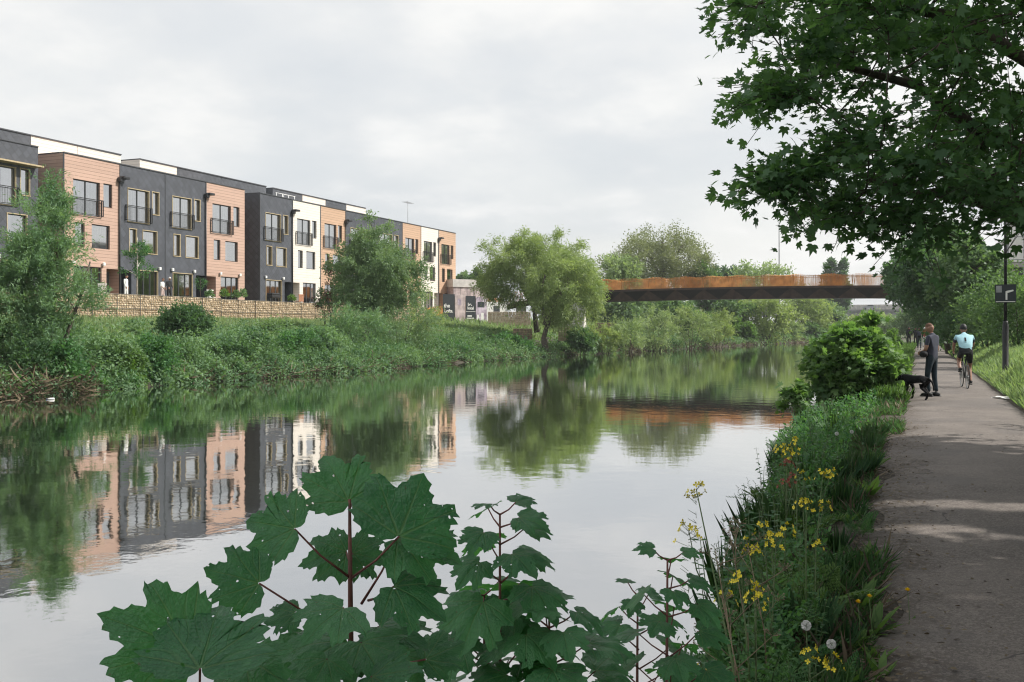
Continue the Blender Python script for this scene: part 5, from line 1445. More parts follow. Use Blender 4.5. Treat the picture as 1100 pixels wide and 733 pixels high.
def sapling(label, px, ytop, D, n, seed, l0=.055, l1=.13, gap0=.030, gap1=.075, lean=0.0, side=None):
    top = P(px, ytop, D); base = G(top[0] - .04, top[1] + .03)
    t = thing('sycamore_sapling', label, 'sapling', base); r = random.Random(seed)
    m = MB(); H = top - base
    z = 0.0; az = r.uniform(0, 3); nodes = []
    m.tube([np.zeros(3), H * .5 + (.01, .01, 0), H], [.009, .006, .0022], 8)
    for k in range(n):
        f = k / max(1, n - 1)
        p = H - np.array((0, 0, z)) + (.01, .01, 0) * np.array(min(1, 2 * z))
        Lb = l0 + (l1 - l0) * min(1, f * 1.7); pl = .5 * Lb + .02 + .05 * f
        for s in (0, PI):
            if k > 0 and r.random() < .08: continue
            a = az + s + r.uniform(-.3, .3)
            o = np.array((math.cos(a), math.sin(a), 0))
            el = r.uniform(.45, .75)
            B = p + pl * (o * math.cos(el) + UP * math.sin(el))
            m.tube([p, p + (B - p) * .55 + (0, 0, -.004), B], [.0022, .0016, .0014], 5, 1)
            dn = r.uniform(-.55, -.02) if k else r.uniform(-.1, .3)
            a2 = a + r.uniform(-.35, .35); o2 = np.array((math.cos(a2), math.sin(a2), 0))
            L = Lb * r.uniform(.85, 1.2)
            dvec = unit(o2 + UP * dn)
            nn = unit(UP * 1.0 - o2 * -.0 + np.array((r.uniform(-.3, .3), r.uniform(-.3, .3), 0)) + tocam * .25)
            put_leaf(t, B, B + dvec * L, nn, r.choice([1, 3, 3, 0]))
        z += gap0 + (gap1 - gap0) * f + r.uniform(-.006, .01); az += PI / 2 + r.uniform(-.25, .25)
    m.build('stem', [M['twig_red'], M['twig_red']], t)
    return t
sapling('darker sycamore sapling right of the large-leaved one, its tip free against the water', 537, 553, 2.05, 11, 41, .05, .10, .028, .062)
sapling('low sycamore sapling with broad drooping leaves at the bottom centre', 590, 660, 2.0, 8, 42, .06, .11, .03, .05)
sapling('dense low sycamore sapling filling the space left of the drooping one', 520, 640, 2.15, 8, 47, .06, .10, .03, .05)
sapling('slender sycamore sapling at the left edge of the flowering bank', 717, 602, 2.2, 12, 43, .04, .085, .025, .05)
sapling('low sycamore sapling tucked left of the slender one', 685, 640, 2.45, 9, 46, .045, .085, .025, .05)

# ------------------------------------------------------------------ flowering and leafy herbs on the river bank
def pack(lists, name, mats, tmpl):
    pos, d, n, s, w, tt = [np.array(q) for q in zip(*lists)]
    return card_mesh(name, mats, pos, d, n, s, tmpl, w, tt)
PET = np.array([(0, 0, 0), (.55, .38, .05), (1, .25, .1), (1, -.25, .1), (.55, -.38, .05)], float)
def rape_plant(h, seed, lean=(0, 0), nh=3):
    """returns (stem mesh, foliage mesh, flower mesh) with the root at the origin"""
    r = random.Random(seed); m = MB(); lf = []; fls = []
    top = np.array((lean[0], lean[1], h)); q = [np.zeros(3), top * .5 + (-.15 * lean[0], -.15 * lean[1], 0), top]
    m.tube(q, [.006, .0045, .002], 6)
    heads = [top]
    for k in range(nh - 1):
        f = r.uniform(.55, .85); a = r.uniform(0, 6.28); A = top * f * (1, 1, 1); B = A + np.array((.10 * math.cos(a), .10 * math.sin(a), h * (1 - f) * r.uniform(.6, 1.0)))
        m.tube([A, (A + B) / 2 + (.02 * math.cos(a), .02 * math.sin(a), 0), B], [.0032, .0025, .0015], 5); heads.append(B)
    for H in heads:
        fl = []; fls.append(fl)
        for k in range(r.randint(8, 13)):
            dz = r.uniform(-.055, .012); a = r.uniform(0, 6.28); rad = .012 + .035 * max(0, -dz) / .075 + .012
            c = H + np.array((rad * math.cos(a), rad * math.sin(a), dz + .01))
            m.tube([H + (0, 0, dz - .012), c], [.0009, .0008], 3)
            for j in range(4):
                b = a + j * PI / 2; fn = unit(np.array((math.cos(a), math.sin(a), .5))); fu = unit(np.cross(fn, (0, 0, 1.0))); fw = np.cross(fn, fu); fl.append((c, tuple(math.cos(b) * fu + math.sin(b) * fw + .25 * fn), tuple(fn), r.uniform(.0095, .013), .011, .5))
        for k in range(14):
            dz = r.uniform(-.26, -.08); a = r.uniform(0, 6.28); A = H + (0, 0, dz)
            m.tube([A, A + (.03 * math.cos(a), .03 * math.sin(a), .018)], [.0012, .0008], 3)
    for k in range(16):
        f = r.uniform(.05, .75); a = r.uniform(0, 6.28); A = top * f
        lf.append((A, (math.cos(a), math.sin(a), r.uniform(-.1, .6)), (0.1, 0, 1), r.uniform(.05, .13) * (1.1 - f), r.uniform(.05, .10) * (1.1 - f), r.random()))
    return m, pack(lf, 'foliage', M['leaf_herb'], OVAL), [pack(f_, 'flower_head', M['petal_yellow'], PET) for f_ in fls]
def place_rape(px, py, D, seed, label, lean=(0, 0), nh=3):
    top = P(px, py, D); b = G(top[0] - lean[0], top[1] - lean[1]); h = top[2] - b[2]
    t = thing('rapeseed_plant', label, 'wildflower', b, 0, 'yellow rapeseed on the river bank')
    m, lf, fl = rape_plant(h, seed, lean, nh)
    m.build('stem', M['stem_green'], t); obj_of('foliage', lf, t); [obj_of('flower_head', f_, t) for f_ in fl]
for i, (px, py, D, lab, lean, nh) in enumerate([
    (748, 526, 3.6, 'lone yellow flower stalk leaning left over the water above the slender sapling', (-.22, .12), 2),
    (856, 474, 6.2, 'tallest yellow flower cluster beside the red-flowered plant', (0, 0), 4),
    (884, 508, 5.9, 'yellow flower cluster at the right edge of the flowering bank', (.06, 0), 3),
    (866, 538, 5.2, 'yellow flower cluster standing in the middle of the bank', (0, 0), 3),
    (820, 566, 4.7, 'yellow flower cluster near the water, left of the middle one', (-.05, 0), 3),
    (834, 577, 4.6, 'yellow flower cluster touching its left neighbour near the water', (.03, 0), 3),
    (796, 617, 4.1, 'yellow flower cluster low over the water beside dry umbel stalks', (-.05, 0), 2),
    (812, 633, 4.0, 'small yellow flower cluster just right of the dry umbel stalks', (0, 0), 2),
    (752, 726, 3.0, 'yellow flower at the bottom edge under the slender sapling', (0, 0), 2),
    (870, 700, 4.0, 'yellow flower cluster at the bottom of the bank left of the dandelions', (0, 0), 2),
    (876, 584, 5.2, 'single small yellow flower top in the dark green middle of the bank', (0, 0), 1)]):
    place_rape(px, py, D, 60 + i, lab, lean, nh)
# red-flowered plant
top = P(842, 494, 6.0); b = G(top[0], top[1])
t = thing('red_wildflower', 'small plant with dusky red flowers beside the tallest yellow cluster', 'wildflower', b)
m, lf, fl = rape_plant(top[2] - b[2], 99, (.02, 0), 3); m.build('stem', M['stem_green'], t); obj_of('foliage', lf, t)
M['petal_red'] = paint('dusky_red_petal', (.22, .045, .03), .6, .2, 60)
for f_ in fl: f_.materials.clear(); f_.materials.append(M['petal_red']); obj_of('flower_head', f_, t)

def herb_nettle(h, seed):
    r = random.Random(seed); m = MB(); lf = []
    ns = r.randint(3, 5)
    for s in range(ns):
        a0 = r.uniform(0, 6.28); hh = h * r.uniform(.65, 1.05)
        B = np.array((.06 * math.cos(a0), .06 * math.sin(a0), 0)); T = np.array((.13 * math.cos(a0), .13 * math.sin(a0), hh))
        m.tube([B, (B + T) / 2 * (1, 1, 1.05), T], [.004, .003, .0015], 5)
        n = int(hh / .06); az = r.uniform(0, 3)
        for k in range(n):
            f = (k + .6) / n; A = B + (T - B) * f
            for q in (0, PI):
                a = az + q + r.uniform(-.3, .3); L = (.085 - .045 * f) * r.uniform(.8, 1.25)
                lf.append((A, (math.cos(a), math.sin(a), r.uniform(-.35, .25)), (r.uniform(-.2, .2), r.uniform(-.2, .2), 1), L, L * 1.25, r.random()))
            az += PI / 2
    return m, pack(lf, 'foliage', M['leaf_herb'], OVAL)
def herb_parsley(h, seed):
    r = random.Random(seed); m = MB(); lf = []
    for s in range(9):
        a = r.uniform(0, 6.28); el = r.uniform(.5, 1.3); L = h * r.uniform(.6, 1.0)
        d = np.array((math.cos(a) * math.cos(el), math.sin(a) * math.cos(el), math.sin(el)))
        q = [d * L * t_ + np.array((0, 0, -.25 * L * t_ * t_)) for t_ in (0, .33, .66, 1)]
        m.tube(q, [.003, .0025, .0018, .001], 4)
        side = unit(np.cross(d, UP))
        for k in range(9):
            t_ = .35 + .65 * k / 8; A = d * L * t_ + np.array((0, 0, -.25 * L * t_ * t_)); ln = .11 * h * 2 * (1.15 - t_)
            for sg in (-1, 1):
                dv = unit(side * sg + d * .5)
                for j in range(6):
                    B = A + dv * ln * (j + 1) / 6
                    for s2 in (-1, 1):
                        lf.append((B, unit(dv * .6 + s2 * d * .8 + np.array((0, 0, r.uniform(-.3, .2)))), (r.uniform(-.2, .2), r.uniform(-.2, .2), 1), .022 * r.uniform(.7, 1.3), .020, r.random()))
    return m, pack(lf, 'foliage', M['leaf_herb2'] if seed % 2 else M['leaf_herb'], OVAL)
def herb_grass(h, seed):
    r = np.random.default_rng(seed); n = 90
    a = r.uniform(0, 6.28, n); le = r.uniform(.05, .95, n)
    d = np.stack([np.cos(a) * le, np.sin(a) * le, np.ones(n)], -1)
    pos = np.stack([.05 * np.cos(a), .05 * np.sin(a), np.zeros(n)], -1) * r.random((n, 1))
    m = MB()
    for k in range(5):
        L = h * r.uniform(.9, 1.35); aa = r.uniform(0, 6.28); T = np.array((.25 * L * math.cos(aa), .25 * L * math.sin(aa), L))
        m.tube([np.zeros(3), T * (.45, .45, .55), T], [.0022, .0016, .0009], 4)
        for j in range(9):
            A = T * (1 - .02 * j); b_ = r.uniform(0, 6.28); m.tube([A, A + (.018 * math.cos(b_), .018 * math.sin(b_), .012)], [.0012, .0022], 3)
    return m, card_mesh('foliage', M['grass_dark'], pos, unit(d), unit(np.stack([np.cos(a), np.sin(a), .3 + 0 * a], -1)), h * r.uniform(.5, 1.1, n), BLADE, .009, r.random(n))
def herb_dock(h, seed):
    r = random.Random(seed); lf = []; m = MB()
    for k in range(11):
        a = r.uniform(0, 6.28); L = h * r.uniform(.6, 1.1)
        lf.append(((.01 * math.cos(a), .01 * math.sin(a), 0), (math.cos(a), math.sin(a), r.uniform(.3, 1.6)), (-math.cos(a) * .5, -math.sin(a) * .5, 1), L, L * .55, r.random()))
    m.tube([(0, 0, 0), (.01, 0, h * .8)], [.004, .002], 5)
    return m, pack(lf, 'foliage', M['leaf_herb2'], OVAL)
def proto(name, label, cat, group, fn, h, seed, stem='stem_green'):
    t = thing(name, label, cat, (0, 0, 0), 0, group)
    m, lf = fn(h, seed); m.build('stem', M[stem], t); obj_of('foliage', lf, t)
    return t
kinds = []
for s in range(3): kinds.append((proto('nettle_plant', 'upright dark green nettle in the leafy mass between river and path', 'herb', 'nettles on the river bank', herb_nettle, .75, 200 + s), 'n'))
for s in range(3): kinds.append((proto('cow_parsley', 'feathery cow parsley clump with fine cut leaves on the near bank', 'herb', 'cow parsley on the river bank', herb_parsley, .55, 210 + s), 'p'))
for s in range(2): kinds.append((proto('grass_tuft', 'tall shaded grass tuft with seed stalks on the strip beside the path', 'grass tuft', 'grass tufts on the river bank', herb_grass, .45, 220 + s), 'g'))
for s in range(2): kinds.append((proto('dock_plant', 'broad-leaved dock rosette low in the grass of the near bank', 'herb', 'docks on the river bank', herb_dock, .30, 230 + s), 'd'))
used = set(); rh = random.Random(77); protos = {k: [o for o, kk in kinds if kk == k] for k in 'npgd'}
def put(kind, x, y, sc):
    p_ = rh.choice(protos[kind])
    if p_.name not in used: used.add(p_.name); o = p_
    else: o = copy_tree(p_)
    o.location = (x, y, float(ground_z(x, y)) - .02); o.rotation_euler = (rh.uniform(-.1, .1), rh.uniform(-.1, .1), rh.uniform(0, 6.28)); o.scale = (sc, sc, sc * rh.uniform(.9, 1.1))
for i in range(150):
    y = 3.6 + 19 * rh.random() ** 1.25; L = float(xr(y)); Rr = float(xp(y)) - .5; f = rh.random()
    x = L + (Rr - L) * f
    px = 550 + FPX * (x * RT[0] + y * RT[1]) / (x * FW[0] + y * FW[1])
    if px < 770: continue
    k = rh.choices('npgd', (.48, .30, .16, .06) if f < .62 else (.05, .14, .62, .19))[0]
    put(k, x, y, rh.uniform(.75, 1.2) * (1.0 if f < .62 else .62) * (1.1 if y < 14 else 1))
for (px, py, D, k) in ((800, 640, 4.4, 'n'), (790, 680, 3.9, 'n'), (815, 670, 4.2, 'p'), (835, 640, 4.8, 'p'), (850, 610, 5.2, 'p'), (870, 640, 5.0, 'n'), (800, 715, 3.6, 'n'), (830, 715, 3.8, 'n'), (860, 690, 4.2, 'n'), (778, 700, 3.5, 'n'), (845, 560, 5.8, 'n'), (835, 530, 6.4, 'n'), (850, 510, 7.2, 'n'), (870, 560, 6.0, 'p'), (850, 585, 5.5, 'p'), (825, 610, 4.9, 'n'), (900, 560, 7.5, 'g'), (895, 600, 6.2, 'g'), (905, 650, 5.2, 'g'), (880, 720, 4.3, 'g'), (910, 700, 4.6, 'd'), (940, 690, 5.0, 'd'), (925, 610, 6.0, 'd'), (938, 640, 5.5, 'd'), (930, 575, 7.0, 'd'), (945, 720, 4.8, 'd'), (925, 540, 8.0, 'p'), (915, 665, 5.2, 'p'), (900, 690, 4.6, 'p'), (935, 500, 10.0, 'd'), (940, 475, 12.0, 'p')):
    q = P(px, py, D); gz = float(ground_z(q[0], q[1])); nat = {'n': .75, 'p': .42, 'g': .5, 'd': .3}[k]
    put(k, q[0], q[1], min(1.7, max(.5, (q[2] - gz) / nat)))
# dry umbel stalks over the water
for i, (px, py, D, lab) in enumerate([(783, 566, 4.3, 'dry branching umbel stalk highest over the water by the bank'), (802, 580, 4.5, 'dry brown umbel stalk close to the yellow flowers'), (768, 590, 4.0, 'dry umbel stalk leaning left beside the slender sapling'), (775, 640, 3.8, 'short dry umbel stalk low over the water')]):
    top = P(px, py, D); b = G(top[0] + .10, top[1]); H = top - b; r_ = random.Random(i)
    t = thing('umbel_stalk', lab, 'dry plant', b, 0, 'dry stalks on the river bank'); m = MB(); heads = []
    m.tube([np.zeros(3), H * .5 + (.03, 0, 0), H], [.004, .003, .0015], 5)
    for k in range(5):
        f = r_.uniform(.5, .95); a = r_.uniform(0, 6.28); A = H * f + (.03 * (1 - abs(2 * f - 1)), 0, 0); B = A + (.14 * math.cos(a), .14 * math.sin(a), r_.uniform(.06, .16))
        m.tube([A, B], [.0022, .0012], 4); m2 = MB(); heads.append(m2)
        for j in range(9):
            c = r_.uniform(0, 6.28); E = B + (.028 * math.cos(c), .028 * math.sin(c), r_.uniform(.0, .03)); m2.tube([B, E], [.0008, .0008], 3); m2.blob(E, (.004, .004, .003), j, 0, .2, 1)
    m.build('stem', M['stem_dry'], t); [q_.build('seed_head', M['stem_dry'], t) for q_ in heads]
# dandelions
def dandelion(px, py, D, label, clock=False, fl=True):
    q = P(px, py, D); b = G(q[0], q[1]); h = max(.06, q[2] - b[2])
    t = thing('dandelion', label, 'wildflower', b, 0, 'dandelions by the path'); r_ = random.Random(int(px))
    m = MB(); m.tube([(0, 0, 0), (.01, 0, h * .5), (0, 0, h)], [.0025, .002, .002], 6); m.build('stem', M['stem_green'], t)
    lf = []
    for k in range(9):
        a = k * .7 + r_.uniform(-.2, .2); L = r_.uniform(.10, .2); lf.append(((0, 0, 0), (math.cos(a), math.sin(a), r_.uniform(.2, .9)), (0, 0, 1), L, L * .6, r_.random()))
    obj_of('foliage', pack(lf, 'foliage', M['leaf_herb2'], OVAL), t)
    if clock:
        me = card_mesh('seed_head', M['fluff'], np.tile(np.array((0, 0, h)), (160, 1)), rand_dirs(160), rand_dirs(160), .022, np.array([(.4, .03, 0), (.4, -.03, 0), (1, -.16, 0), (1, .16, 0)], float), .022)
        obj_of('seed_head', me, t)
    else:
        pl = []
        for k in range(70):
            a = r_.uniform(0, 6.28); e = r_.uniform(.05, 1.2); pl.append(((0, 0, h), (math.cos(a) * math.cos(e), math.sin(a) * math.cos(e), math.sin(e)), (0, 0.3, 1), .019, .006, r_.random()))
        obj_of('flower_head', pack(pl, 'flower_head', M['petal_dandelion'], PET), t)
dandelion(922, 648, 5.2, 'yellow dandelion left of the pair among docks beside the path')
dandelion(934, 642, 5.3, 'yellow dandelion right of the pair among docks beside the path')
dandelion(975, 635, 5.6, 'yellow dandelion on its own at the edge of the asphalt')
dandelion(866, 672, 4.3, 'white dandelion clock among the nettles at the bottom', True)
dandelion(893, 692, 4.5, 'low white dandelion clock just left of the docks', True)
dandelion(899, 466, 11.0, 'white dandelion clock in grass below the sycamore bush, left of two', True)
dandelion(915, 464, 11.3, 'white dandelion clock in grass below the sycamore bush, right of two', True)
# litter on the verge and in the water
q = P(1077, 428, 23.5); t = thing('paper_litter', 'crumpled white paper lying at the edge of the right verge', 'litter', G(q[0], q[1]) + (0, 0, .10))
m = MB(); m.blob((0, 0, .03), (.20, .12, .035), 3, 0, .35, 2); m.build('sheet', M['white_paint'], t)
q = P(45, 431, 33); t = thing('plastic_bottle', 'white plastic bottle floating beside the dry reeds at far left', 'litter', (q[0] + .4, q[1], WATER + .02), .7)
m = MB(); m.lathe([(.02, -.17), (.02, -.13), (.055, -.09), (.06, 0), (.06, .13), (.05, .15)], n=12, axis='x'); m.build('body', M['white_paint'], t)
m = MB(); m.lathe([(.024, -.20), (.024, -.172)], n=10, axis='x'); m.build('cap', M['plastic_blue'], t)
t.scale = (.7, .7, .7)
# ------------------------------------------------------------------ people and dog: one skinned body each
def skin_body(joints, bones, mats, sub=2, extra=None, root_joint=None):
    """joints {name: (pos, radius or (rx, ry))}; bones [(a, b, material slot)] -> MB with per-face slots"""
    names = list(joints); idx = {n: i for i, n in enumerate(names)}
    me = bpy.data.meshes.new('sk'); me.from_pydata([joints[n][0] for n in names], [(idx[a], idx[b]) for a, b, _ in bones], [])
    ob = bpy.data.objects.new('sk', me); COL.objects.link(ob)
    ob.modifiers.new('s', 'SKIN'); md = ob.modifiers.new('u', 'SUBSURF'); md.levels = sub; md.render_levels = sub
    for i, n in enumerate(names):
        rd = joints[n][1]; rd = (rd, rd) if not hasattr(rd, '__len__') else rd
        me.skin_vertices[0].data[i].radius = rd
        me.skin_vertices[0].data[i].use_root = (n == (root_joint or names[0]))
    dg = bpy.context.evaluated_depsgraph_get(); ev = bpy.data.meshes.new_from_object(ob.evaluated_get(dg))
    bpy.data.objects.remove(ob)
    V = np.array([v.co[:] for v in ev.vertices])
    A = np.array([joints[a][0] for a, b, _ in bones], float); B = np.array([joints[b][0] for a, b, _ in bones], float); S = [s for _, _, s in bones]
    RA = np.array([np.mean(joints[a][1]) + np.mean(joints[b][1]) for a, b, _ in bones]) / 2
    m = MB(); b0 = 0
    m.v = [tuple(v) for v in V]
    for f in ev.polygons:
        c = V[list(f.vertices)].mean(0)
        t = np.clip(((c - A) * (B - A)).sum(1) / (((B - A) ** 2).sum(1) + 1e-9), 0, 1)
        d = np.linalg.norm(A + (B - A) * t[:, None] - c, axis=1) / RA
        m.f.append(list(f.vertices)); m.m.append(S[int(np.argmin(d))]); m.sm.append(True)
    return m
def add_head(m, c, r=.105, yaw=0, pitch=0, skin=0, dark=1):
    """skull with jaw, nose, ears, eyes and mouth, facing local +Y before yaw/pitch"""
    Rm = np.array(Matrix.Rotation(yaw, 3, 'Z') @ Matrix.Rotation(pitch, 3, 'X'))
    c = np.array(c, float)
    bm = bmesh.new(); bmesh.ops.create_uvsphere(bm, u_segments=16, v_segments=12, radius=1); bm.verts.index_update()
    V = []
    for v in bm.verts:
        x, y, z = v.co
        sx = .74 * (1 - .22 * max(0, -z)); sy = .92; sz = 1.12
        if z < 0 and y > 0: y *= 1 - .05 * -z
        if y < 0 and z < -.3: y *= .8
        V.append(c + Rm @ (np.array((x * sx, y * sy, z * sz)) * r))
    m.add(V, [[q.index for q in f.verts] for f in bm.faces], skin, True); bm.free()
    T = lambda x, y, z: c + Rm @ (np.array((x, y, z)) * r)
    m.tube([T(0, .86, .12), T(0, 1.06, -.16), T(0, .9, -.24)], [.012, .018, .012], 6, skin)
    for s in (-1, 1):
        m.blob(T(.76 * s, -.02, .0), (.013, .02, .03), 1, skin, .05)
        m.blob(T(.28 * s, .84, .12), (.011, .008, .008), 1, dark, .05)
    m.tube([T(-.22, .84, -.46), T(0, .90, -.47), T(.22, .84, -.46)], [.004, .006, .004], 5, dark)
def add_hand(m, w, d, side, mi=0, curl=.5, k=1.0):
    """palm, four bent fingers of unequal length and a thumb, at wrist w pointing along d"""
    w = np.array(w, float); d = unit(np.array(d, float)); s = np.array(side, float); s = unit(s - d * (s @ d)); n = np.cross(d, s)
    m.obox(w + d * .045 * k, d, s, n, .048 * k, .036 * k, .014 * k, mi)
    for i, (o, L) in enumerate(((-.027, .062), (-.009, .074), (.009, .07), (.027, .055))):
        b = w + d * .088 * k + s * o * k; c = b + d * L * .5 * k; e = c + unit(d * (1 - curl) + n * curl) * L * .55 * k
        m.tube([b - d * .01, c, e], [.0095 * k, .009 * k, .0075 * k], 5, mi)
    b = w + d * .03 * k - s * .034 * k; m.tube([b, b + (d * .6 - s * .7) * .035 * k, b + (d * 1.2 - s * .6 + n * curl) * .05 * k], [.012 * k, .0105 * k, .008 * k], 5, mi)
def cap_hair(c, r, yaw, pitch, zmin, mt, root, name='hair', puff=1.04):
    Rm = np.array(Matrix.Rotation(yaw, 3, 'Z') @ Matrix.Rotation(pitch, 3, 'X')); c = np.array(c, float)
    bm = bmesh.new(); bmesh.ops.create_uvsphere(bm, u_segments=16, v_segments=12, radius=1)
    bmesh.ops.delete(bm, geom=[v for v in bm.verts if v.co.z < zmin + .45 * max(0, v.co.y)], context='VERTS'); bm.verts.index_update()
    V = [c + Rm @ (np.array((v.co.x * .74, v.co.y * .92, v.co.z * 1.12)) * r * puff) for v in bm.verts]
    m = MB().add(V, [[q.index for q in f.verts] for f in bm.faces], 0, True); bm.free()
    return m.build(name, mt, root)

# --- man beside the dog
xy = P(1001, 427, 23.9); man = thing('person', 'man with short ginger hair in grey t-shirt and jeans beside the black dog', 'person', (xy[0], xy[1], .02), R(62))
J = {'pelvis': ((0, 0, .93), (.15, .115)), 'waist': ((0, .0, 1.10), (.145, .11)), 'chest': ((0, -.02, 1.32), (.175, .125)), 'neckb': ((0, -.02, 1.46), (.075, .07)), 'neck': ((0, .02, 1.54), .058),
     'shL': ((-.19, -.02, 1.42), .068), 'shR': ((.19, -.02, 1.42), .068), 'uaL': ((-.235, .0, 1.27), .056), 'uaR': ((.235, .0, 1.27), .056), 'elL': ((-.25, .02, 1.13), .043), 'elR': ((.25, -.01, 1.12), .043),
     'wrL': ((-.13, .19, 1.05), .030), 'wrR': ((.22, .13, .90), .030),
     'hipL': ((-.095, .0, .88), .098), 'hipR': ((.095, .0, .88), .098), 'knL': ((-.105, .06, .49), .066), 'knR': ((.10, -.01, .48), .066), 'anL': ((-.11, .02, .10), .050), 'anR': ((.105, -.06, .10), .050)}
Bn = [('pelvis', 'waist', 2), ('waist', 'chest', 1), ('chest', 'neckb', 1), ('neckb', 'neck', 0), ('chest', 'shL', 1), ('chest', 'shR', 1), ('shL', 'uaL', 1), ('shR', 'uaR', 1), ('uaL', 'elL', 0), ('uaR', 'elR', 0), ('elL', 'wrL', 0), ('elR', 'wrR', 0),
      ('pelvis', 'hipL', 2), ('pelvis', 'hipR', 2), ('hipL', 'knL', 2), ('hipR', 'knR', 2), ('knL', 'anL', 2), ('knR', 'anR', 2)]
Bn[0] = ('pelvis', 'waist', 1)
m = skin_body(J, Bn, None)
hc = (0, .055, 1.64); add_head(m, hc, .108, R(8), R(-22), 0, 3)
add_hand(m, (-.13, .19, 1.05), (.3, .8, -.2), (0, 0, 1), 0, .8); add_hand(m, (.22, .13, .90), (0, .35, -.9), (0, 1, .3), 0, .45)
m.build('body', [M['skin'], M['tee_grey'], M['jeans'], M['hair_dark']], man)
cap_hair(hc, .108, R(8), R(-22), .08, M['hair_ginger'], man)
for s, a, y in ((-1, -.11, .02), (1, .105, -.06)):
    q = MB(); q.tube([(a, y - .08, .05), (a, y + .02, .055), (a, y + .12, .045), (a, y + .19, .035)], [.04, .05, .045, .028], 8, 0, True, True, 1.0); q.box(a - .045, a + .045, y - .11, y + .21, 0, .022, bev=.008); q.build('shoe', M['shoe'], man)
pc = P(992, 380.5, 23.8); t = thing('black_cap', 'black cloth cap held at waist height by the man', 'cap', (pc[0], pc[1], pc[2]))
m = MB(); m.blob((0, 0, 0), (.10, .12, .085), 4, 0, .08, 2); m.build('crown', M['black_cloth'], t)
m = MB(); m.box(-.18, -.07, -.08, .08, -.055, -.04, bev=.006); m.build('peak', M['black_cloth'], t)

# --- dog
xy = P(984.5, 432, 22.9); dog = thing('dog', 'black short-haired dog sniffing at the verge by the man', 'dog', (xy[0], xy[1], .012), R(50))
J = {'belly': ((0, -.02, .47), (.085, .095)), 'chest': ((0, .19, .45), (.105, .14)), 'rump': ((0, -.24, .49), (.085, .095)), 'withers': ((0, .28, .50), (.08, .10)), 'neck': ((0, .38, .50), .068), 'head': ((0, .47, .49), .068), 'muz': ((0, .56, .44), .038), 'nose': ((0, .61, .42), .028),
     'tail1': ((0, -.34, .49), .030), 'tail2': ((0, -.43, .42), .022), 'tail3': ((0, -.47, .31), .016), 'tail4': ((0, -.46, .22), .010)}
Bn = [('belly', 'chest', 0), ('belly', 'rump', 0), ('chest', 'withers', 0), ('withers', 'neck', 0), ('neck', 'head', 0), ('head', 'muz', 0), ('muz', 'nose', 0), ('rump', 'tail1', 0), ('tail1', 'tail2', 0), ('tail2', 'tail3', 0), ('tail3', 'tail4', 0)]
for s, n, dy, dh in ((-1, 'L', .05, -.05), (1, 'R', -.04, .06)):
    J['sh' + n] = ((s * .075, .21, .38), .052); J['el' + n] = ((s * .075, .17 + dy * .5, .27), .036); J['wr' + n] = ((s * .075, .20 + dy, .12), .024); J['pa' + n] = ((s * .075, .22 + dy, .025), .026); J['to' + n] = ((s * .075, .26 + dy, .02), .02)
    J['hi' + n] = ((s * .075, -.25, .42), .068); J['kn' + n] = ((s * .085, -.17 + dh * .5, .29), .044); J['ho' + n] = ((s * .075, -.32 + dh, .17), .024); J['hp' + n] = ((s * .075, -.28 + dh, .03), .024); J['ht' + n] = ((s * .075, -.24 + dh, .02), .02)
    Bn += [('chest', 'sh' + n, 0), ('sh' + n, 'el' + n, 0), ('el' + n, 'wr' + n, 0), ('wr' + n, 'pa' + n, 0), ('pa' + n, 'to' + n, 0), ('rump', 'hi' + n, 0), ('hi' + n, 'kn' + n, 0), ('kn' + n, 'ho' + n, 0), ('ho' + n, 'hp' + n, 0), ('hp' + n, 'ht' + n, 0)]
m = skin_body(J, Bn, None)
for s in (-1, 1):
    m.prism([(s * .045, .45, .545), (s * .05, .40, .54), (s * .095, .42, .46), (s * .09, .455, .455)], (0, 0, 0), (s * .008, 0, .004))
    m.blob((s * .04, .525, .495), (.008, .008, .008), 1, 1, .02)
m.build('body', [M['dog_fur'], M['glass_dark']], dog)
q = MB(); q.tube([(0.075 * math.cos(a), .36 + .02 * math.sin(a), .505 + .075 * math.sin(a)) for a in np.linspace(0, 2 * PI, 17)], .008, 6); q.build('collar', M['red_cloth'] if False else M['black_cloth'], dog)

# --- bicycle and its rider
xy = P(1036.5, 417, 27.4); bk = thing('bicycle', 'black road bicycle ridden away along the path', 'bicycle', (xy[0], xy[1], .012), R(6))
WR = .335
def wheel(y):
    m = MB(); n = 28; V = []; F = []
    for k in range(n):
        a = 2 * PI * k / n
        for j in range(6):
            b = 2 * PI * j / 6; rr = WR - .012 + .012 * math.cos(b); V.append((.012 * math.sin(b), y + rr * math.cos(a), WR + rr * math.sin(a)))
    for k in range(n):
        for j in range(6): F.append((k * 6 + j, k * 6 + (j + 1) % 6, ((k + 1) % n) * 6 + (j + 1) % 6, ((k + 1) % n) * 6 + j))
    m.add(V, F, 0, True); w_ = m.build('wheel', M['rubber'], bk)
    m = MB()
    for k in range(n):
        a, b = 2 * PI * k / n, 2 * PI * (k + 1) / n; r0 = WR - .03; m.bar((0, y + r0 * math.cos(a), WR + r0 * math.sin(a)), (0, y + r0 * math.cos(b), WR + r0 * math.sin(b)), .018, .014)
    m.build('rim', M['grey_metal'], w_)
    m = MB()
    for k in range(20):
        a = 2 * PI * k / 20; sx = .025 if k % 2 else -.025; m.bar((sx, y, WR), (0, y + (WR - .03) * math.cos(a), WR + (WR - .03) * math.sin(a)), .003)
    m.lathe([(.018, -.04), (.018, .04)], (0, y, WR), 10, 0, True, 'x'); m.build('spokes', M['grey_metal'], w_)
wheel(-.46); wheel(.54)
m = MB(); bb = (0, -.04, .28); hd = (0, .40, .86); hl = (0, .43, .72); sp_ = (0, -.20, .84)
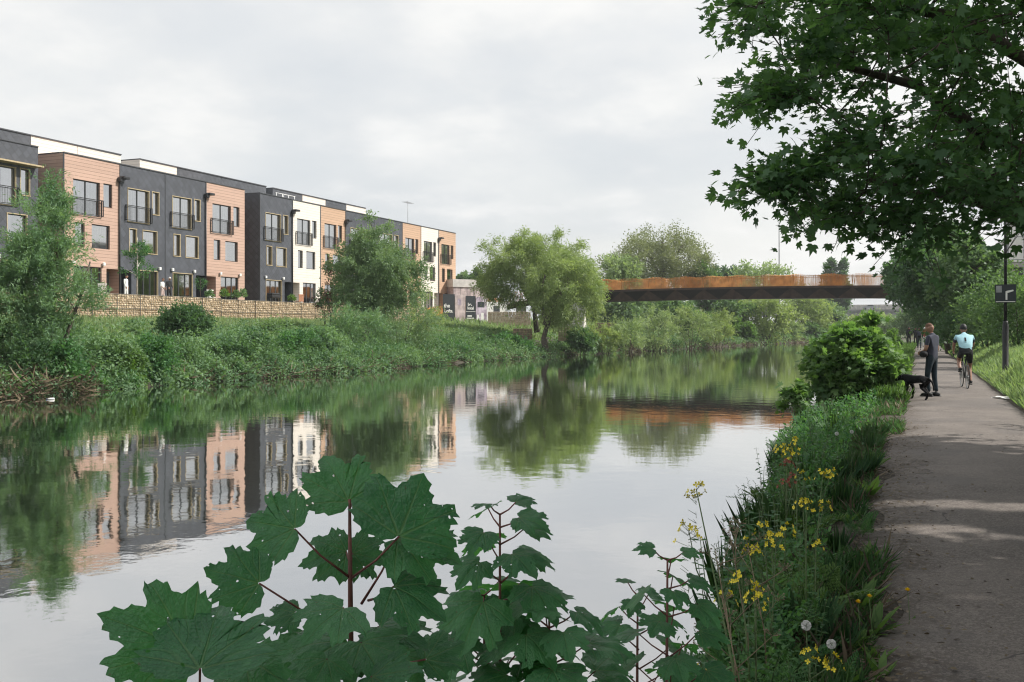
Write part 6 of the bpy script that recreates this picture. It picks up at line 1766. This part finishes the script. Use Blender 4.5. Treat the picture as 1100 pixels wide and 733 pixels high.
for a, b, r_ in ((bb, sp_, .016), (sp_, hd, .016), (bb, hl, .02), (hd, hl, .02)): m.tube([a, b], r_, 8)
for s in (-1, 1):
    m.tube([(s * .02, -.18, .80), (s * .06, -.46, WR)], .009, 6); m.tube([(s * .03, -.04, .28), (s * .06, -.46, WR)], .010, 6); m.tube([(s * .03, .44, .70), (s * .05, .54, WR)], .012, 6)
m.build('frame', M['black_metal'], bk)
m = MB(); m.tube([sp_, (0, -.215, .93)], .013, 8); m.build('seat_post', M['black_metal'], bk)
m = MB(); m.prism([(-.07, -.33, .94), (.07, -.33, .94), (.03, -.15, .95), (.012, -.05, .945), (-.012, -.05, .945), (-.03, -.15, .95)], (0, 0, 0), (0, 0, .035)); m.build('saddle', M['black_cloth'], bk)
m = MB(); m.tube([hd, (0, .48, .92)], .014, 8); m.tube([(-.21, .49, .92), (.21, .49, .92)], .013, 8)
for s in (-1, 1): m.tube([(s * .21, .49, .92), (s * .21, .58, .91), (s * .21, .60, .84), (s * .21, .53, .79), (s * .21, .47, .79)], .013, 8); m.tube([(s * .21, .58, .91), (s * .205, .64, .97)], .014, 6)
m.build('handlebar', M['black_metal'], bk)
m = MB(); m.lathe([(.095, -.008), (.095, .0)], (.065, -.04, .28), 24, 0, False, 'x'); m.bar((.08, -.04, .28), (.085, -.06, .11), .02); m.bar((-.08, -.04, .28), (-.085, -.02, .45), .02); m.build('crankset', M['grey_metal'], bk)
for x, y, z in ((.13, -.06, .11), (-.13, -.02, .45)): q = MB(); q.box(x - .045, x + .045, y - .04, y + .04, z - .012, z + .012); q.build('pedal', M['black_metal'], bk)
rd = thing('person', 'cyclist in pale blue jersey, black shorts and dark helmet riding away', 'person', (xy[0], xy[1], .012), R(6))
J = {'pelvis': ((0, -.22, 1.04), (.15, .125)), 'waist': ((0, -.10, 1.19), (.145, .115)), 'chest': ((0, .06, 1.36), (.17, .125)), 'neckb': ((0, .16, 1.46), (.08, .07)), 'neck': ((0, .22, 1.52), .058),
     'shL': ((-.19, .12, 1.41), .068), 'shR': ((.19, .12, 1.41), .068), 'uaL': ((-.225, .18, 1.30), .056), 'uaR': ((.225, .18, 1.30), .056), 'elL': ((-.245, .28, 1.17), .042), 'elR': ((.245, .28, 1.17), .042), 'wrL': ((-.215, .52, 1.00), .030), 'wrR': ((.215, .52, 1.00), .030),
     'hipL': ((-.095, -.20, 1.0), .10), 'hipR': ((.095, -.20, .99), .10), 'thL': ((-.115, .0, .90), .085), 'thR': ((.11, -.08, .77), .082), 'knL': ((-.125, .20, .80), .060), 'knR': ((.115, .04, .56), .060), 'caL': ((-.13, .12, .64), .055), 'caR': ((.12, -.05, .36), .055), 'anL': ((-.13, -.02, .53), .038), 'anR': ((.125, -.14, .18), .038)}
Bn = [('pelvis', 'waist', 1), ('waist', 'chest', 1), ('chest', 'neckb', 1), ('neckb', 'neck', 0), ('chest', 'shL', 1), ('chest', 'shR', 1), ('shL', 'uaL', 3), ('shR', 'uaR', 3), ('uaL', 'elL', 0), ('uaR', 'elR', 0), ('elL', 'wrL', 0), ('elR', 'wrR', 0),
      ('pelvis', 'hipL', 2), ('pelvis', 'hipR', 2), ('hipL', 'thL', 2), ('hipR', 'thR', 2), ('thL', 'knL', 0), ('thR', 'knR', 0), ('knL', 'caL', 0), ('knR', 'caR', 0), ('caL', 'anL', 0), ('caR', 'anR', 0)]
m = skin_body(J, Bn, None)
for i, f in enumerate(m.f):
    c = np.mean([m.v[k] for k in f], 0)
    if m.m[i] == 1 and c[2] < 1.10 - .0 * c[1] and c[1] < -.02: m.m[i] = 2
BV = np.array(m.v)
def back(x, z):
    k = np.argsort(np.abs(BV[:, 0] - x) + np.abs(BV[:, 2] - z) + np.where(BV[:, 1] > .02 + (z - 1.1) * .5, 9, 0))[:4]
    return BV[k, 1].min() - .008
mk = MB()
for z0, z1, hx in ((1.19, 1.27, .026), (1.285, 1.39, .022)):
    mk.add([(-hx, back(0, z0), z0), (hx, back(0, z0), z0), (hx, back(0, z1), z1), (-hx, back(0, z1), z1)], [(0, 1, 2, 3)])
mk.build('jersey_mark', M['black_cloth'], rd)
hc = (0, .27, 1.60); add_head(m, hc, .105, 0, R(8), 0, 3)
add_hand(m, (-.215, .52, 1.0), (0, .8, -.35), (0, 0, 1), 0, .85); add_hand(m, (.215, .52, 1.0), (0, .8, -.35), (0, 0, -1), 0, .85)
m.build('body', [M['skin'], M['jersey_blue'], M['black_cloth'], M['tee_grey']], rd)
hl_ = cap_hair((0, .265, 1.625), .118, 0, R(8), -.05, M['black_metal'], rd, 'helmet', 1.12)
for x, y, z in ((-.13, -.02, .47), (.13, -.06, .13)): q = MB(); q.tube([(x, y - .12, z + .05), (x, y - .02, z + .045), (x, y + .08, z + .03), (x, y + .14, z + .022)], [.04, .044, .04, .026], 8); q.build('shoe', M['shoe'], rd)

# --- walkers and garden people
def person(loc, rz, label, top, bottom, hair, h=1.75, stride=.16, sleeve='skin', bag=None, group=None, hat=None, shorts=False, arm=0.0):
    k = h / 1.75; t = thing('person', label, 'person', loc, rz, group)
    s = stride
    J = {'pelvis': ((0, 0, .93), (.145, .11)), 'waist': ((0, 0, 1.10), (.135, .105)), 'chest': ((0, -.01, 1.32), (.165, .12)), 'neckb': ((0, 0, 1.45), (.075, .07)), 'neck': ((0, .02, 1.52), .056),
         'shL': ((-.185, -.01, 1.41), .064), 'shR': ((.185, -.01, 1.41), .064), 'elL': ((-.24, -s * .5, 1.14), .045), 'elR': ((.24, s * .3, 1.14), .045), 'wrL': ((-.25, .04 - s * .6 + arm, .92 + arm), .031), 'wrR': ((.25, .12 + s * .6 + arm, .93 + arm), .031),
         'hipL': ((-.09, .0, .87), .098), 'hipR': ((.09, .0, .87), .098), 'knL': ((-.10, s * .8, .49), .066), 'knR': ((.10, -s * .4, .48), .066), 'anL': ((-.10, s, .10), .048), 'anR': ((.10, -s * 1.2, .11), .048)}
    for n in J: J[n] = (tuple(q * k for q in J[n][0]), tuple(q * k for q in J[n][1]) if hasattr(J[n][1], '__len__') else J[n][1] * k)
    lo = 0 if shorts else 2
    Bn = [('pelvis', 'waist', 1), ('waist', 'chest', 1), ('chest', 'neckb', 1), ('neckb', 'neck', 0), ('chest', 'shL', 1), ('chest', 'shR', 1), ('shL', 'elL', 1), ('shR', 'elR', 1), ('elL', 'wrL', 3), ('elR', 'wrR', 3),
          ('pelvis', 'hipL', 2), ('pelvis', 'hipR', 2), ('hipL', 'knL', 2), ('hipR', 'knR', 2), ('knL', 'anL', lo), ('knR', 'anR', lo)]
    m = skin_body(J, Bn, None, 1); hc = (0, .05 * k, 1.63 * k); add_head(m, hc, .105 * k, 0, R(-6), 0, 4)
    for w_ in ('wrL', 'wrR'): add_hand(m, J[w_][0], (0, .3, -.9), (0, 1, .3), 0, .5, k)
    m.build('body', [M['skin'], M[top], M[bottom], M[sleeve], M['hair_dark']], t)
    cap_hair(hc, .105 * k, 0, R(-6), -.25, M[hair], t, 'hair' if hat is None else 'hat', 1.05 if hat is None else 1.15)
    for w_ in ('anL', 'anR'):
        x, y, _ = J[w_][0]; q = MB(); q.tube([(x, y - .07, .045), (x, y + .03, .045), (x, y + .16, .03)], [.042, .046, .028], 7); q.build('shoe', M['shoe'], t)
    if bag: q = MB(); q.box(-.14 * k, .14 * k, -.27 * k, -.12 * k, 1.08 * k, 1.42 * k, bev=.04); q.build('backpack', M[bag], t)
    return t
wg = 'walkers far down the path'
def onpath(px, D): q = P(px, HOR, D); return (q[0], q[1], .01)
person(onpath(976.5, 92), .1, 'leftmost far walker dressed all in black', 'black_cloth', 'black_cloth', 'hair_dark', 1.80, .14, 'black_cloth', None, wg)
person(onpath(983.5, 96), 0, 'middle far walker in black between two others', 'black_cloth', 'black_cloth', 'hair_dark', 1.74, .12, 'skin', None, wg)
person(onpath(987.5, 77), 0, 'nearest far walker in black with dark rucksack, mid-stride', 'black_cloth', 'jeans', 'hair_dark', 1.72, .22, 'black_cloth', 'tee_grey', wg)
person(onpath(993.0, 88), 0, 'far walker in red with white hat and pale trousers', 'red_cloth', 'jersey_white', 'jersey_white', 1.72, .14, 'jersey_white', None, wg, 'hat')
Y1, _ = on_x(174.5, -47.0); Y2, _ = on_x(180.5, -47.0)
person((-47.0, Y1, 3.42), -1.4, 'person in pale pink top behind the gabion wall, left of two', 'jersey_white', 'board_pink', 'hair_ginger', 1.62, .05, 'skin', None, 'people in the gardens', arm=.1)
person((-46.9, Y2, 3.42), -1.7, 'pale-haired person in black behind the gabion wall, right of two', 'black_cloth', 'black_cloth', 'fluff', 1.72, .05, 'black_cloth', None, 'people in the gardens', arm=.1)
Y3, _ = on_x(134, -47.3)
person((-47.2, Y3, 3.42), -1.3, 'person in white shirt in the garden under the slim sapling', 'jersey_white', 'jersey_white', 'hair_dark', 1.70, .05, 'jersey_white', None, 'people in the gardens')

# ------------------------------------------------------------------ thin summer haze
m = MB(); m.box(-906, 906, -206, 2206, -3.6, 34.0)
hm, nt, out = new_mat('haze'); g = N(nt); pv = g.n('VolumePrincipled')
pv.inputs['Color'].default_value = (.9, .94, .97, 1); pv.inputs['Density'].default_value = .0003; pv.inputs['Anisotropy'].default_value = .2
g.l(pv.outputs[0], out.inputs['Volume'])
hz = m.build('haze', hm); hz['kind'] = 'stuff'
